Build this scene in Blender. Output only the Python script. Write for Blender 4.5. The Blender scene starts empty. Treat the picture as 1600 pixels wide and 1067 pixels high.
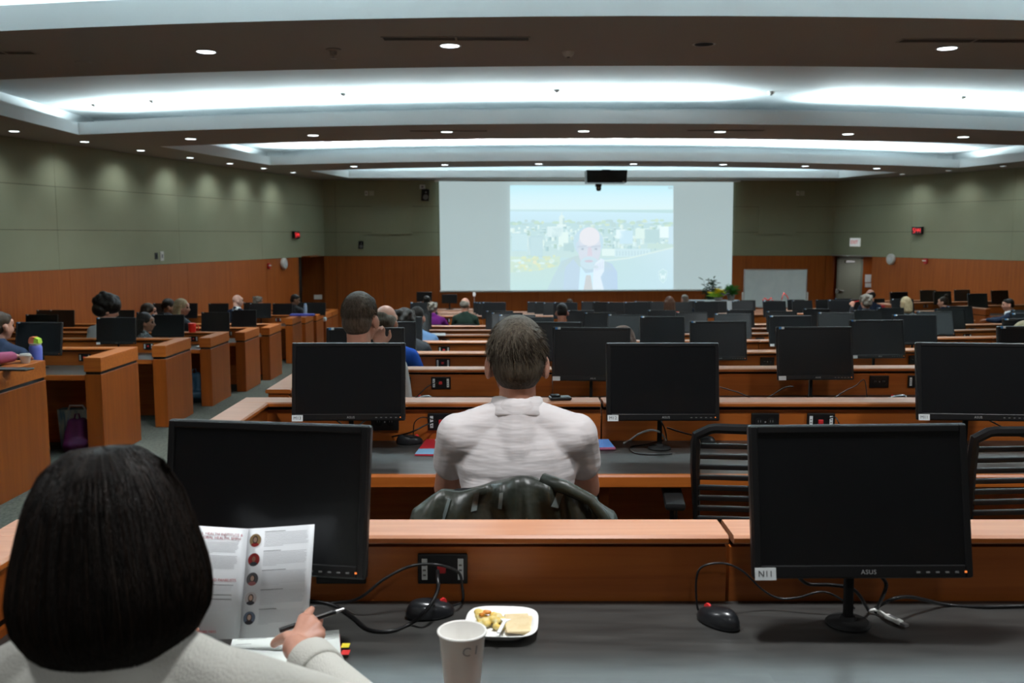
import bpy, bmesh, math, random
import numpy as np
from mathutils import Vector, Matrix, Euler, noise
rnd = random.Random(7)
SC = bpy.context.scene
COL = SC.collection
PI = math.pi
R = math.radians

# ------------------------------------------------------------------ camera
F = 1450.0
PITCH = math.atan((533.5 - 368) / F)
CP, SP = math.cos(PITCH), math.sin(PITCH)
CZ = 1.585
cd = bpy.data.cameras.new('camera')
cd.sensor_width = 36.0
cd.lens = F / 1600 * 36.0
cd.clip_start = 0.05
cd.dof.use_dof = True
cd.dof.focus_distance = 3.2
cd.dof.aperture_fstop = 5.0
cam = bpy.data.objects.new('camera', cd)
COL.objects.link(cam)
cam.location = (0, 0, CZ)
cam.rotation_euler = (PI / 2 - PITCH, 0, 0)
SC.camera = cam


def P(u, v, Y):
    """surveyed point: image direction (u, v) met at distance Y along the room"""
    x = (u - 800) / F
    y = -(v - 533.5) / F
    k = Y / (CP + y * SP)
    return Vector((x * k, Y, CZ + (-SP + y * CP) * k))


def PZ(u, v, Z):
    x = (u - 800) / F
    y = -(v - 533.5) / F
    k = (Z - CZ) / (-SP + y * CP)
    return Vector((x * k, (CP + y * SP) * k, Z))


# ------------------------------------------------------------------ materials
MATS = {}


def mat(name, col, rough=0.5, metal=0.0, spec=0.5, emit=None, emit_s=1.0, bump=None, var=None, coat=0.0):
    """bump=(scale, strength, (sx,sy,sz)); var=(scale,(sx,sy,sz), colour2, lo, hi)"""
    m = bpy.data.materials.new(name)
    m.use_nodes = True
    nt = m.node_tree
    b = nt.nodes['Principled BSDF']
    b.inputs['Base Color'].default_value = (*col, 1)
    b.inputs['Roughness'].default_value = rough
    b.inputs['Metallic'].default_value = metal
    b.inputs['Specular IOR Level'].default_value = spec
    b.inputs['Coat Weight'].default_value = coat
    if emit:
        b.inputs['Emission Color'].default_value = (*emit, 1)
        b.inputs['Emission Strength'].default_value = emit_s
    tc = None
    if var or bump:
        tc = nt.nodes.new('ShaderNodeTexCoord')
    if var:
        sc, st, c2, lo, hi = var
        mp = nt.nodes.new('ShaderNodeMapping')
        mp.inputs['Scale'].default_value = st
        nt.links.new(tc.outputs['Object'], mp.inputs[0])
        n = nt.nodes.new('ShaderNodeTexNoise')
        n.inputs['Scale'].default_value = sc
        n.inputs['Detail'].default_value = 5
        n.inputs['Distortion'].default_value = 0.4
        nt.links.new(mp.outputs[0], n.inputs['Vector'])
        rp = nt.nodes.new('ShaderNodeValToRGB')
        rp.color_ramp.elements[0].position = lo
        rp.color_ramp.elements[1].position = hi
        rp.color_ramp.elements[0].color = (*col, 1)
        rp.color_ramp.elements[1].color = (*c2, 1)
        nt.links.new(n.outputs['Fac'], rp.inputs[0])
        nt.links.new(rp.outputs[0], b.inputs['Base Color'])
    if bump:
        sc, s, st = bump
        mp = nt.nodes.new('ShaderNodeMapping')
        mp.inputs['Scale'].default_value = st
        nt.links.new(tc.outputs['Object'], mp.inputs[0])
        n = nt.nodes.new('ShaderNodeTexNoise')
        n.inputs['Scale'].default_value = sc
        n.inputs['Detail'].default_value = 3
        nt.links.new(mp.outputs[0], n.inputs['Vector'])
        bp = nt.nodes.new('ShaderNodeBump')
        bp.inputs['Strength'].default_value = s
        bp.inputs['Distance'].default_value = 0.01
        nt.links.new(n.outputs['Fac'], bp.inputs['Height'])
        nt.links.new(bp.outputs[0], b.inputs['Normal'])
    MATS[name] = m
    return m


WOODX = mat('cherry_desk_wood', (.43, .120, .019), .36, spec=.35, var=(3.0, (.6, 14, 14), (.33, .083, .012), .35, .7))
WOODSHEEN = mat('cherry_wood_painted_sheen', (.52, .24, .13), .34, spec=.7, var=(3.0, (.7, 14, 14), (.42, .175, .088), .35, .7))  # paler cherry: the ceiling's reflection on the tops is put into the colour
WOODZ = mat('cherry_wall_wood', (.37, .092, .013), .42, spec=.35, var=(2.6, (9, 9, .35), (.28, .064, .008), .35, .7))
WOODY = mat('cherry_end_wood', (.25, .060, .007), .38, spec=.35, var=(2.6, (9, 9, .45), (.19, .042, .005), .35, .7))
LAM = mat('charcoal_laminate', (.045, .044, .041), .36, var=(9.0, (.5, 3, 3), (.022, .021, .020), .35, .72))
BLACK = mat('black_plastic', (.006, .006, .0065), .38, spec=.4)
BLACKM = mat('matt_black', (.010, .010, .010), .7, spec=.2)
DARKW = mat('dark_reveal', (.012, .008, .006), .8, spec=.1)
SCREEN = mat('monitor_screen', (.0035, .004, .005), .30, spec=.5)
GREYPL = mat('grey_plastic', (.16, .16, .16), .5)
WHITE = mat('white_plastic', (.72, .72, .68), .45)
LABELW = mat('white_label', (.72, .76, .76), .5)
INK = mat('black_ink', (.02, .02, .025), .6)
BLUEST = mat('blue_sticker', (.05, .22, .5), .4)
SILVER = mat('silver_lettering', (.45, .45, .45), .4, metal=.4)
LEDO = mat('amber_light', (.2, .05, .01), .4, emit=(1, .25, .05), emit_s=1.0)
REDPL = mat('red_plastic', (.55, .02, .025), .4)
GREEN = mat('olive_wall_fabric', (.335, .345, .235), .8, spec=.15, bump=(260, .12, (1, 1, 1)), var=(1.2, (1, 1, 1), (.315, .328, .22), .3, .7))
SOFFIT = mat('taupe_soffit_paint', (.38, .35, .32), .8, spec=.15)
COVE = mat('white_cove_paint', (.80, .83, .84), .75, spec=.2)
CARPET = mat('grey_green_carpet', (.085, .088, .072), .95, spec=.05, bump=(300, .4, (1, 1, 1)), var=(40, (1, 1, 1), (.055, .055, .047), .4, .6))
METAL = mat('brushed_metal', (.5, .5, .5), .35, metal=.8)
PAPER = mat('white_paper', (.74, .76, .75), .6)
SKIN = mat('light_skin', (.52, .27, .19), .5, var=(18, (1, 1, 1), (.44, .20, .135), .35, .7))
SKIN2 = mat('brown_skin', (.20, .095, .055), .5)
SKIN3 = mat('pale_skin', (.60, .36, .28), .5)
LIP = mat('lips', (.42, .13, .11), .5)
EYEW = mat('eye_white', (.65, .65, .62), .25)
EYED = mat('eye_iris', (.03, .02, .015), .2)


# ------------------------------------------------------------------ mesh kit
class MB:
    def __init__(s):
        s.v, s.f, s.m, s.mats = [], [], [], []

    def mi(s, m):
        if m not in s.mats:
            s.mats.append(m)
        return s.mats.index(m)

    def add(s, vs, fs, m, M=None):
        o = len(s.v)
        i = s.mi(m)
        for v in vs:
            v = Vector(v)
            s.v.append(M @ v if M is not None else v)
        for f in fs:
            s.f.append(tuple(o + k for k in f))
            s.m.append(i)
        return s

    def box(s, a, b, m, bev=0.0, M=None):
        x0, y0, z0 = [min(p, q) for p, q in zip(a, b)]
        x1, y1, z1 = [max(p, q) for p, q in zip(a, b)]
        if bev <= 0:
            vs = [(x, y, z) for x in (x0, x1) for y in (y0, y1) for z in (z0, z1)]
            fs = [(0, 1, 3, 2), (4, 6, 7, 5), (0, 4, 5, 1), (2, 3, 7, 6), (0, 2, 6, 4), (1, 5, 7, 3)]
            return s.add(vs, fs, m, M)
        bm = bmesh.new()
        bmesh.ops.create_cube(bm, size=1)
        for v in bm.verts:
            v.co = ((x0 + x1) / 2 + v.co.x * (x1 - x0), (y0 + y1) / 2 + v.co.y * (y1 - y0), (z0 + z1) / 2 + v.co.z * (z1 - z0))
        bev = min(bev, .49 * min(x1 - x0, y1 - y0, z1 - z0))
        bmesh.ops.bevel(bm, geom=bm.edges[:], offset=bev, segments=2, profile=.5, affect='EDGES')
        s.bm(bm, m, M)
        return s

    def bm(s, bm, m, M=None):
        bm.verts.ensure_lookup_table()
        bm.verts.index_update()
        s.add([v.co.copy() for v in bm.verts], [[v.index for v in f.verts] for f in bm.faces], m, M)
        bm.free()

    def prism(s, poly, axis, a, b, m, M=None):
        """poly in the two other axes (cyclic order), extruded along axis"""
        def pt(p, t):
            if axis == 0:
                return (t, p[0], p[1])
            if axis == 1:
                return (p[0], t, p[1])
            return (p[0], p[1], t)
        n = len(poly)
        vs = [pt(p, a) for p in poly] + [pt(p, b) for p in poly]
        fs = [tuple(range(n))[::-1], tuple(range(n, 2 * n))]
        fs += [(i, (i + 1) % n, n + (i + 1) % n, n + i) for i in range(n)]
        return s.add(vs, fs, m, M)

    def tube(s, pts, r, m, seg=8, M=None, r1=None, cap=True):
        pts = [Vector(p) for p in pts]
        n = len(pts)
        vs, fs = [], []
        up = None
        for i, p in enumerate(pts):
            d = (pts[min(i + 1, n - 1)] - pts[max(i - 1, 0)])
            d = d.normalized() if d.length > 1e-9 else Vector((0, 0, 1))
            if up is None:
                up = Vector((0, 0, 1)) if abs(d.z) < .9 else Vector((1, 0, 0))
            a = d.cross(up)
            if a.length < 1e-6:
                a = d.orthogonal()
            a.normalize()
            b = a.cross(d).normalized()
            up = b
            t = i / max(1, n - 1)
            rr = r if r1 is None else r + (r1 - r) * t
            for k in range(seg):
                w = 2 * PI * k / seg
                vs.append(p + a * (rr * math.cos(w)) + b * (rr * math.sin(w)))
        for i in range(n - 1):
            for k in range(seg):
                fs.append((i * seg + k, i * seg + (k + 1) % seg, (i + 1) * seg + (k + 1) % seg, (i + 1) * seg + k))
        if cap:
            fs.append(tuple(range(seg))[::-1])
            fs.append(tuple((n - 1) * seg + k for k in range(seg)))
        return s.add(vs, fs, m, M)

    def lathe(s, prof, m, seg=24, M=None, close=False, sx=1.0, sy=1.0):
        vs, fs = [], []
        n = len(prof)
        for (r, z) in prof:
            for k in range(seg):
                w = 2 * PI * k / seg
                vs.append((r * math.cos(w) * sx, r * math.sin(w) * sy, z))
        rng = n if close else n - 1
        for i in range(rng):
            j = (i + 1) % n
            for k in range(seg):
                fs.append((i * seg + k, i * seg + (k + 1) % seg, j * seg + (k + 1) % seg, j * seg + k))
        if not close:
            if prof[0][0] > 1e-6:
                fs.append(tuple(range(seg))[::-1])
            if prof[-1][0] > 1e-6:
                fs.append(tuple((n - 1) * seg + k for k in range(seg)))
        return s.add(vs, fs, m, M)

    def ell(s, c, r, m, seg=20, rings=12, M=None):
        bm = bmesh.new()
        bmesh.ops.create_uvsphere(bm, u_segments=seg, v_segments=rings, radius=1)
        T = Matrix.Translation(c) @ Matrix.Diagonal((*r, 1))
        s.bm(bm, m, (M @ T) if M is not None else T)
        return s

    def quad(s, a, b, c, d, m):
        return s.add([a, b, c, d], [(0, 1, 2, 3)], m)

    def build(s, name, parent=None, loc=None, smooth=False, rot=None):
        me = bpy.data.meshes.new(name)
        me.from_pydata([tuple(v) for v in s.v], [], s.f)
        for m in s.mats:
            me.materials.append(m)
        me.polygons.foreach_set('material_index', s.m)
        if smooth:
            me.polygons.foreach_set('use_smooth', [True] * len(s.f))
            if smooth != 'all':
                me.set_sharp_from_angle(angle=R(38))
        me.validate()
        me.update()
        bm = bmesh.new()
        bm.from_mesh(me)
        bmesh.ops.recalc_face_normals(bm, faces=bm.faces[:])
        bm.to_mesh(me)
        bm.free()
        o = bpy.data.objects.new(name, me)
        COL.objects.link(o)
        if parent:
            o.parent = parent
        if loc is not None:
            o.location = loc
        if rot is not None:
            o.rotation_euler = rot
        return o


def tag(o, label=None, cat=None, group=None, kind=None):
    if label:
        o['label'] = label
    if cat:
        o['category'] = cat
    if group:
        o['group'] = group
    if kind:
        o['kind'] = kind
    return o


def empty(name, label, cat, loc=(0, 0, 0), rotz=0.0, group=None, rot=None):
    o = bpy.data.objects.new(name, None)
    COL.objects.link(o)
    o.empty_display_size = .1
    o.location = loc
    o.rotation_euler = rot if rot is not None else (0, 0, rotz)
    return tag(o, label, cat, group)


def copy_tree(o, parent=None):
    c = o.copy()
    COL.objects.link(c)
    c.parent = parent
    for ch in list(o.children):
        copy_tree(ch, c)
    return c


def text_into(mb, body, size, m, M, depth=.0006, spacing=1.0):
    cu = bpy.data.curves.new('lettering', 'FONT')
    cu.body = body
    cu.size = size
    cu.extrude = depth
    cu.align_x = 'CENTER'
    cu.align_y = 'CENTER'
    cu.space_character = spacing
    cu.resolution_u = 3
    o = bpy.data.objects.new('lettering', cu)
    COL.objects.link(o)
    dg = bpy.context.evaluated_depsgraph_get()
    me = bpy.data.meshes.new_from_object(o.evaluated_get(dg))
    mb.add([v.co.copy() for v in me.vertices], [tuple(p.vertices) for p in me.polygons], m, M)
    bpy.data.objects.remove(o)
    bpy.data.curves.remove(cu)
    bpy.data.meshes.remove(me)


ORD = ['first', 'second', 'third', 'fourth', 'fifth', 'sixth', 'seventh', 'eighth', 'ninth', 'tenth', 'eleventh', 'twelfth', 'thirteenth']
FACE_CAM = Matrix.Rotation(PI / 2, 4, 'X')   # lettering drawn in XY turned to face -Y

# ------------------------------------------------------------------ tiers and rows
LED = .905          # ledge height over its floor
ROWD = [2.05, 3.75, 5.4, 7.3, 9.2, 11.1, 13.0, 14.9, 17.0, 18.9, 20.8, 22.7]
ROWZ = [-.68, -.68, -.781, -.925, -1.053, -1.19, -1.325, -1.451, -1.47, -1.61, -1.74, -1.865]
LETTER = 'NMLKJIHGFEDC'
FLO = [CZ + z - LED for z in ROWZ]
FLO[0] = FLO[1] = 0.0
# left block rows: ledge distance, ledge height over camera, x of the aisle end
LROW = [(6.75, -.925, -3.50), (8.66, -1.053, -3.58), (10.7, -1.19, -3.78), (12.7, -1.325, -3.94), (14.6, -1.451, -4.04),
        (16.4, -1.56, -4.14), (19.0, -1.63, -4.36), (20.6, -1.75, -4.46), (22.0, -1.83, -4.52), (23.2, -1.9, -4.55), (24.3, -1.93, -4.6)]
LFLO = [CZ + z - LED for _, z, _ in LROW]
FRONT_FLOOR = -1.22
HC = CZ + 1.66      # soffit height
HU = HC + .43       # upper cove ceiling
ZW = CZ - .62       # top of the wood wainscot


def wall_left_x(Y):
    return -5.73 - .223 * (28.4 - Y)


def wall_right_x(Y):
    return 9.95 + .456 * (28.9 - Y) if Y > 21.0 else 13.55


def front_y(X):
    return 28.4 + (X + 5.73) * (.5 / 15.68)


def left_floor(Y):
    z = LFLO[0] + .13
    for (d, _, _), zf in zip(LROW, LFLO):
        pass
    for i, (d, zz, _) in enumerate(LROW):
        if Y <= d + .13:
            return LFLO[i]
    return FRONT_FLOOR


def build_floor():
    m = MB()
    ed = [(-8.1, 0.0)]
    for i in range(1, len(ROWD)):
        if abs(FLO[i] - FLO[i - 1]) > 1e-4:
            ed.append((ROWD[i - 1] + .131, FLO[i]))
    ed.append((ROWD[-1] + .131, FRONT_FLOOR))
    X0, X1 = -2.3, 19.0
    for i, (y, z) in enumerate(ed):
        y1 = ed[i + 1][0] if i + 1 < len(ed) else 31.5
        m.box((X0, y, z - .8), (X1, y1, z), CARPET)
    led = [(-8.1, LFLO[0])]
    for i in range(1, len(LROW)):
        led.append((LROW[i - 1][0] + .131, LFLO[i]))
    led.append((LROW[-1][0] + .131, FRONT_FLOOR))
    for i, (y, z) in enumerate(led):
        y1 = led[i + 1][0] if i + 1 < len(led) else 31.5
        m.box((-15, y, z - .8), (X0, y1, z), CARPET)
    o = m.build('floor')
    tag(o, kind='structure')


build_floor()


# ------------------------------------------------------------------ walls
def wall_panels(m, p0, p1, xs, zs, mt, n, th=.03, gap=.007):
    """panels between breaks xs (metres along p0->p1) and zs; n = unit normal into the room"""
    p0 = Vector((p0[0], p0[1], 0))
    d = Vector((p1[0], p1[1], 0)) - p0
    d.normalize()
    n = Vector((n[0], n[1], 0)).normalized()
    for i in range(len(xs) - 1):
        for j in range(len(zs) - 1):
            a = xs[i] + gap / 2
            b = xs[i + 1] - gap / 2
            z0 = zs[j] + gap / 2
            z1 = zs[j + 1] - gap / 2
            vs = []
            for (s, z) in ((a, z0), (b, z0), (b, z1), (a, z1)):
                q = p0 + d * s
                vs.append((q.x, q.y, z))
            for (s, z) in ((a, z0), (b, z0), (b, z1), (a, z1)):
                q = p0 + d * s + n * th
                vs.append((q.x, q.y, z))
            m.add(vs, [(0, 1, 2, 3), (4, 5, 6, 7), (0, 1, 5, 4), (1, 2, 6, 5), (2, 3, 7, 6), (3, 0, 4, 7)], mt)


def backing(m, p0, p1, z0, z1, n, mt=DARKW):
    p0 = Vector((p0[0], p0[1], 0)); p1 = Vector((p1[0], p1[1], 0))
    n = Vector((n[0], n[1], 0)).normalized()
    q0, q1 = p0 - n * .1, p1 - n * .1
    vs = [(p.x, p.y, z) for z in (z0, z1) for p in (p0, p1, q1, q0)]
    m.add(vs, [(0, 1, 2, 3), (4, 5, 6, 7), (0, 1, 5, 4), (1, 2, 6, 5), (2, 3, 7, 6), (3, 0, 4, 7)], mt)


ZL = [ZW, CZ + .10, CZ + .88, HC]
FZ0 = -1.4


def wall_u(u, side):
    k = (u - 800) / F
    if side == 'L':     # x = -5.73-.223*(28.4-Y) = k*Y (pitch ignored at eye level)
        return (-5.73 - .223 * 28.4) / (k - .223)
    return (9.95 + .456 * 28.9) / (k + .456)


def build_walls():
    # left wall, starts at the front corner and runs back
    m = MB()
    a, b = (-5.73, 28.4), (wall_left_x(-8), -8)
    L = math.hypot(b[0] - a[0], b[1] - a[1])
    sec = L / 31.4
    n = (sec and 1.0, .223)
    n = Vector((1, -.223, 0))
    ys = [28.4] + [wall_u(u, 'L') for u in (425, 322, 180)]
    ys += [13.0, 8.0, 3.0, -3.0, -8.0]
    xs = [(28.4 - y) * sec for y in ys]
    wall_panels(m, a, b, xs, ZL, GREEN, n)
    yw = [wall_u(472, 'L'), wall_u(430, 'L'), wall_u(330, 'L'), wall_u(191, 'L'), 13.0, 8.0, 3.0, -3.0, -8.0]
    xw = [(28.4 - y) * sec for y in yw]
    wall_panels(m, a, b, xw, [FZ0, ZW], WOODZ, n)
    s0 = wall_left_x(yw[0]); 
    backing(m, a, b, ZW + .0, HC + .4, n)
    backing(m, (s0, yw[0]), b, FZ0, ZW, n)
    # recess by the front corner
    q = Vector((s0, yw[0], 0))
    m.box((s0 - 1.6, yw[0] - .03, FZ0), (s0 - .06, yw[0], ZW), WOODZ)
    m.box((s0 - 1.65, yw[0], FZ0), (s0 - 1.6, 28.6, ZW), WOODZ)
    m.box((s0 - 1.65, 28.5, FZ0), (-5.6, 28.56, ZW), WOODZ)
    m.box((s0 - 1.65, yw[0] - .03, ZW), (-5.8, 28.5, ZW + .03), WOODZ)
    tag(m.build('wall_left'), kind='structure')
    # front wall
    m = MB()
    a, b = (-5.73, 28.4), (9.95, 28.9)
    n = Vector((.032, -1, 0))
    def fx(u):
        k = (u - 800) / F
        X = k * 28.5
        for _ in range(4):
            X = k * front_y(X)
        return (X + 5.73) * 1.0005
    L = math.hypot(15.68, .5)
    wall_panels(m, a, b, [0, fx(526.6), fx(686), fx(1146), fx(1290), L], ZL, GREEN, n)
    wall_panels(m, a, b, [0, fx(527), fx(601), fx(686), fx(842), fx(994), fx(1143), fx(1288), L], [FZ0, ZW], WOODZ, n)
    # raised square acoustic panels either side of the screen
    for u0, u1 in ((583, 646), (1181, 1240)):
        p0 = Vector(a).to_3d() + Vector((15.68, .5, 0)).normalized() * 0
        wall_panels(m, (a[0], a[1] - .03), (b[0], b[1] - .03), [fx(u0), fx(u1)], [CZ + .04, CZ + .89], GREEN, n, th=.05)
    # door leaf outline in the wainscot
    wall_panels(m, (a[0], a[1] - .03), (b[0], b[1] - .03), [fx(601), fx(630)], [ZW - .6, ZW - .02], WOODZ, n, th=.004)
    wall_panels(m, (a[0], a[1] - .03), (b[0], b[1] - .03), [fx(601), fx(630)], [FZ0, ZW - .61], WOODZ, n, th=.004)
    backing(m, a, b, FZ0, HC + .4, n)
    tag(m.build('wall_front'), kind='structure')
    # right wall from the front corner
    m = MB()
    a, b = (9.95, 28.9), (wall_right_x(21.01), 21.01)
    d = math.hypot(b[0] - a[0], b[1] - a[1]) / (28.9 - 21.01)
    n = Vector((-1, -.456, 0))
    ys = [28.9] + [wall_u(u, 'R') for u in (1421, 1578)] + [21.01]
    wall_panels(m, a, b, [(28.9 - y) * d for y in ys], ZL, GREEN, n)
    yw = [wall_u(1362, 'R'), wall_u(1419, 'R'), wall_u(1575, 'R'), 21.01]
    wall_panels(m, a, b, [(28.9 - y) * d for y in yw], [FZ0, ZW], WOODZ, n)
    backing(m, a, b, ZW, HC + .4, n)
    e0 = Vector((wall_right_x(yw[0]), yw[0], 0))
    backing(m, e0[:2], b, FZ0, ZW, n)
    # vestibule behind the opening
    y0 = wall_u(1315, 'R')
    m.box((e0.x, e0.y - .0, FZ0), (e0.x + 2.2, e0.y + .05, ZW), WOODZ)
    m.box((e0.x + 2.2, e0.y, FZ0), (e0.x + 2.25, 30.4, ZW), WOODZ)
    m.box((9.7, 30.35, FZ0), (e0.x + 2.2, 30.4, ZW), WOODZ)
    m.box((9.9, 28.9, FZ0), (9.95, 30.4, ZW), WOODZ)
    m.box((9.9, e0.y, ZW), (e0.x + 2.25, 30.4, ZW + .03), SOFFIT)
    # straight run back along the right block
    wall_panels(m, (13.55, 21.0), (13.55, -8.0), [0, 4, 8, 12, 16, 20, 24, 29], ZL, GREEN, (-1, 0))
    wall_panels(m, (13.55, 21.0), (13.55, -8.0), [0, 4, 8, 12, 16, 20, 24, 29], [FZ0, ZW], WOODZ, (-1, 0))
    backing(m, (13.55, 21.01), (13.55, -8.0), FZ0, HC + .4, (-1, 0))
    tag(m.build('wall_right'), kind='structure')
    m = MB()
    wall_panels(m, (-14.0, -8.0), (13.6, -8.0), [0, 5, 10, 15, 20, 27.6], ZL, GREEN, (0, 1))
    wall_panels(m, (-14.0, -8.0), (13.6, -8.0), [0, 5, 10, 15, 20, 27.6], [FZ0, ZW], WOODZ, (0, 1))
    backing(m, (-14.0, -8.0), (13.6, -8.0), FZ0, HC + .4, (0, 1))
    tag(m.build('wall_back'), kind='structure')


build_walls()

# ------------------------------------------------------------------ ceiling: curved bands and light coves
EDGE = {
    'b0near': [(-4.19, 7.83), (-1.99, 7.47), (0, 7.3), (1.96, 7.34), (3.97, 7.42)],
    'b0far': [(-5.5, 10.22), (-2.59, 9.64), (0, 9.39), (2.54, 9.46), (5.14, 9.57)],
    'b1near': [(-7.18, 15.72), (-3.95, 14.62), (0, 14.12), (3.89, 14.37), (8.15, 15.06)],
    'b1far': [(-6.61, 17.73), (-4.64, 17.12), (0, 16.23), (4.49, 16.55), (9.48, 17.48)],
    'b2near': [(-5.73, 22.36), (0, 21.03), (5.86, 21.58), (11.03, 23.19)],
    'b2far': [(-5.21, 24.33), (0, 22.77), (6.36, 23.41), (10.21, 24.82)],
    'b3near': [(-4.73, 27.28), (0, 26.98), (9.47, 27.28)],
}
COEF = {k: np.polyfit([p[0] for p in v], [p[1] for p in v], 2) for k, v in EDGE.items()}
COEF['c0near'] = np.array([0.01, -.02, 2.2])
COEF['rear_far'] = np.array([0.01, -.02, .2])
COEF['rear_near'] = np.array([0.0, 0, -6.0])


def ey(k, x):
    return float(np.polyval(COEF[k], x))


# cove: near edge, far edge, left end (near x, far x), right end (near x, far x)
COVES = [('c0near', 'b0near', (-7.6, -7.6), (12.2, 12.2)),
         ('b0far', 'b1near', (-7.0, -7.18), (12.4, 12.2)),
         ('b1far', 'b2near', (-6.61, -5.73), (12.0, 11.03)),
         ('b2far', 'b3near', (-5.21, -4.73), (10.21, 9.47))]
CEIL_OUT = [(0, 0), (13.6, -8.0), (13.6, 21.0), (9.95, 28.95), (-5.75, 28.45), (wall_left_x(-8) - .02, -8.0)]


def arc(k, x0, x1, n=28):
    return [(x0 + (x1 - x0) * i / n, ey(k, x0 + (x1 - x0) * i / n)) for i in range(n + 1)]


def build_ceiling():
    m = MB()
    bm = bmesh.new()
    def loop(pts):
        vs = [bm.verts.new((x, y, HC)) for x, y in pts]
        return [bm.edges.new((vs[i], vs[(i + 1) % len(vs)])) for i in range(len(vs))]
    out = CEIL_OUT[1:5] + [CEIL_OUT[5]]
    es = loop(out)
    for near, far, (ln, lf), (rn, rf) in COVES:
        es += loop(arc(near, ln, rn) + arc(far, rf, lf))
    bmesh.ops.triangle_fill(bm, use_beauty=True, use_dissolve=False, edges=es)
    m.bm(bm, SOFFIT)
    def strip(pts, z0, z1, mt):
        for (x0, y0), (x1, y1) in zip(pts[:-1], pts[1:]):
            m.quad((x0, y0, z0), (x1, y1, z0), (x1, y1, z1), (x0, y0, z1), mt)
    for near, far, (ln, lf), (rn, rf) in COVES:
        fa = arc(far, lf, rf)
        dep = {'b0near': 1.5, 'b1near': 1.5, 'b2near': 1.25, 'b3near': .85}[far]
        lip = .2 if far != 'b3near' else .2
        strip(fa, HC, HC + lip, COVE)
        strip([(x, y + .025) for x, y in fa], HC, HC + lip, COVE)
        for (x0, y0), (x1, y1) in zip(fa[:-1], fa[1:]):
            m.quad((x0, y0, HC + lip), (x1, y1, HC + lip), (x1, y1 + .025, HC + lip), (x0, y0 + .025, HC + lip), COVE)
        # trough floor and back
        for (x0, y0), (x1, y1) in zip(fa[:-1], fa[1:]):
            m.quad((x0, y0 + .025, HC + .012), (x1, y1 + .025, HC + .012), (x1, y1 + dep, HC + .012), (x0, y0 + dep, HC + .012), COVE)
        ext = [(lf - .42, fa[0][1])] + fa + [(rf + .42, fa[-1][1])]
        strip([(x, y + dep) for x, y in ext], HC + .005, HU, COVE)
        ne = arc(near, ln, rn)
        strip(ne, HC, HU, COVE)
        for xn, xf, s in ((ln, lf, -1), (rn, rf, 1)):
            pa, pb = (xn, ey(near, xn)), (xf, ey(far, xf))
            strip([pa, pb], HC, HC + .2, COVE)
            strip([(pa[0] + s * .025, pa[1]), (pb[0] + s * .025, pb[1])], HC, HC + .2, COVE)
            m.quad((*pa, HC + .2), (*pb, HC + .2), (pb[0] + s * .025, pb[1], HC + .2), (pa[0] + s * .025, pa[1], HC + .2), COVE)
            strip([(pa[0] + s * .4, pa[1] - .3), (pb[0] + s * .4, pb[1] + dep)], HC + .005, HU, COVE)
    m.quad((-15, -8.2, HU), (15, -8.2, HU), (15, 31, HU), (-15, 31, HU), COVE)
    tag(m.build('ceiling'), kind='structure')


build_ceiling()


def area(loc, sx, sy, power, col, rot=(0, 0, 0), spread=None):
    l = bpy.data.lights.new('cove_strip', 'AREA')
    l.shape = 'RECTANGLE'
    l.size, l.size_y = sx, sy
    l.energy = power
    l.color = col
    if spread:
        l.spread = spread
    o = bpy.data.objects.new('cove_strip', l)
    COL.objects.link(o)
    o.location = loc
    o.rotation_euler = rot
    return o


COOL = (.76, .95, 1.0)
COVE_W = [460.0, 105.0, 140.0, 100.0]
for ci, (near, far, (ln, lf), (rn, rf)) in enumerate(COVES):
    n = max(5, round((rf - lf) / 1.45))
    w = (rf - lf - .5) / n
    for i in range(n):
        xc = lf + .25 + w * (i + .5)
        # one dead lamp in two coves, as in the room
        if ci == 1 and abs(xc - 3.9) < w / 2:
            continue
        sl = (ey(far, xc + .2) - ey(far, xc - .2)) / .4
        area((xc, ey(far, xc) + .12, HC + .185), w * .93, .08, COVE_W[ci] * w, COOL, (R(180 + 16), 0, math.atan(sl)))

# ------------------------------------------------------------------ desks
def outlet(parent, x, z, kind, y=.024):
    """horizontal wall plate on the desk's back panel"""
    m = MB()
    m.box((x - .0575, y - .008, z - .036), (x + .0575, y + .002, z + .036), BLACK, .003)
    if kind == 'power':
        for s in (-1, 1):
            m.lathe([(.0, .0), (.017, 0), (.017, .003), (0, .003)], BLACKM, 16, Matrix.Translation((x + s * .025, y - .0085, z)) @ Matrix.Rotation(PI / 2, 4, 'X'))
            for t in (-1, 1):
                m.box((x + s * .025 - .0012 + t * .005, y - .0122, z - .001), (x + s * .025 + .0012 + t * .005, y - .0112, z + .008), GREYPL)
        m.box((x - .003, y - .010, z - .003), (x + .003, y - .007, z + .003), METAL)
    o = m.build('power_outlet' if kind == 'power' else 'data_outlet', parent)
    if kind != 'power':
        for s in (-1, 1):
            t = MB()
            cx = x + s * .0415
            t.box((cx - .0065, y - .0095, z - .025), (cx + .0065, y - .0075, z + .025), LABELW)
            for q in range(3):
                t.box((cx - .004, y - .0099, z - .016 + q * .012), (cx + .003, y - .0094, z - .012 + q * .012), GREYPL)
            t.build('label_strip', o)
        t = MB()
        t.box((x - .012, y - .016, z - .008), (x + .008, y - .007, z + .010), REDPL, .002)
        t.build('data_jack', o)
    return o


def ledge_prof(y0=0.0, y1=.13, z=LED):
    return [(y0 + .006, z), (y0, z - .006), (y0, z - .016), (y0 + .004, z - .02), (y1 - .004, z - .02), (y1, z - .016), (y1, z - .006), (y1 - .006, z)]


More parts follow.
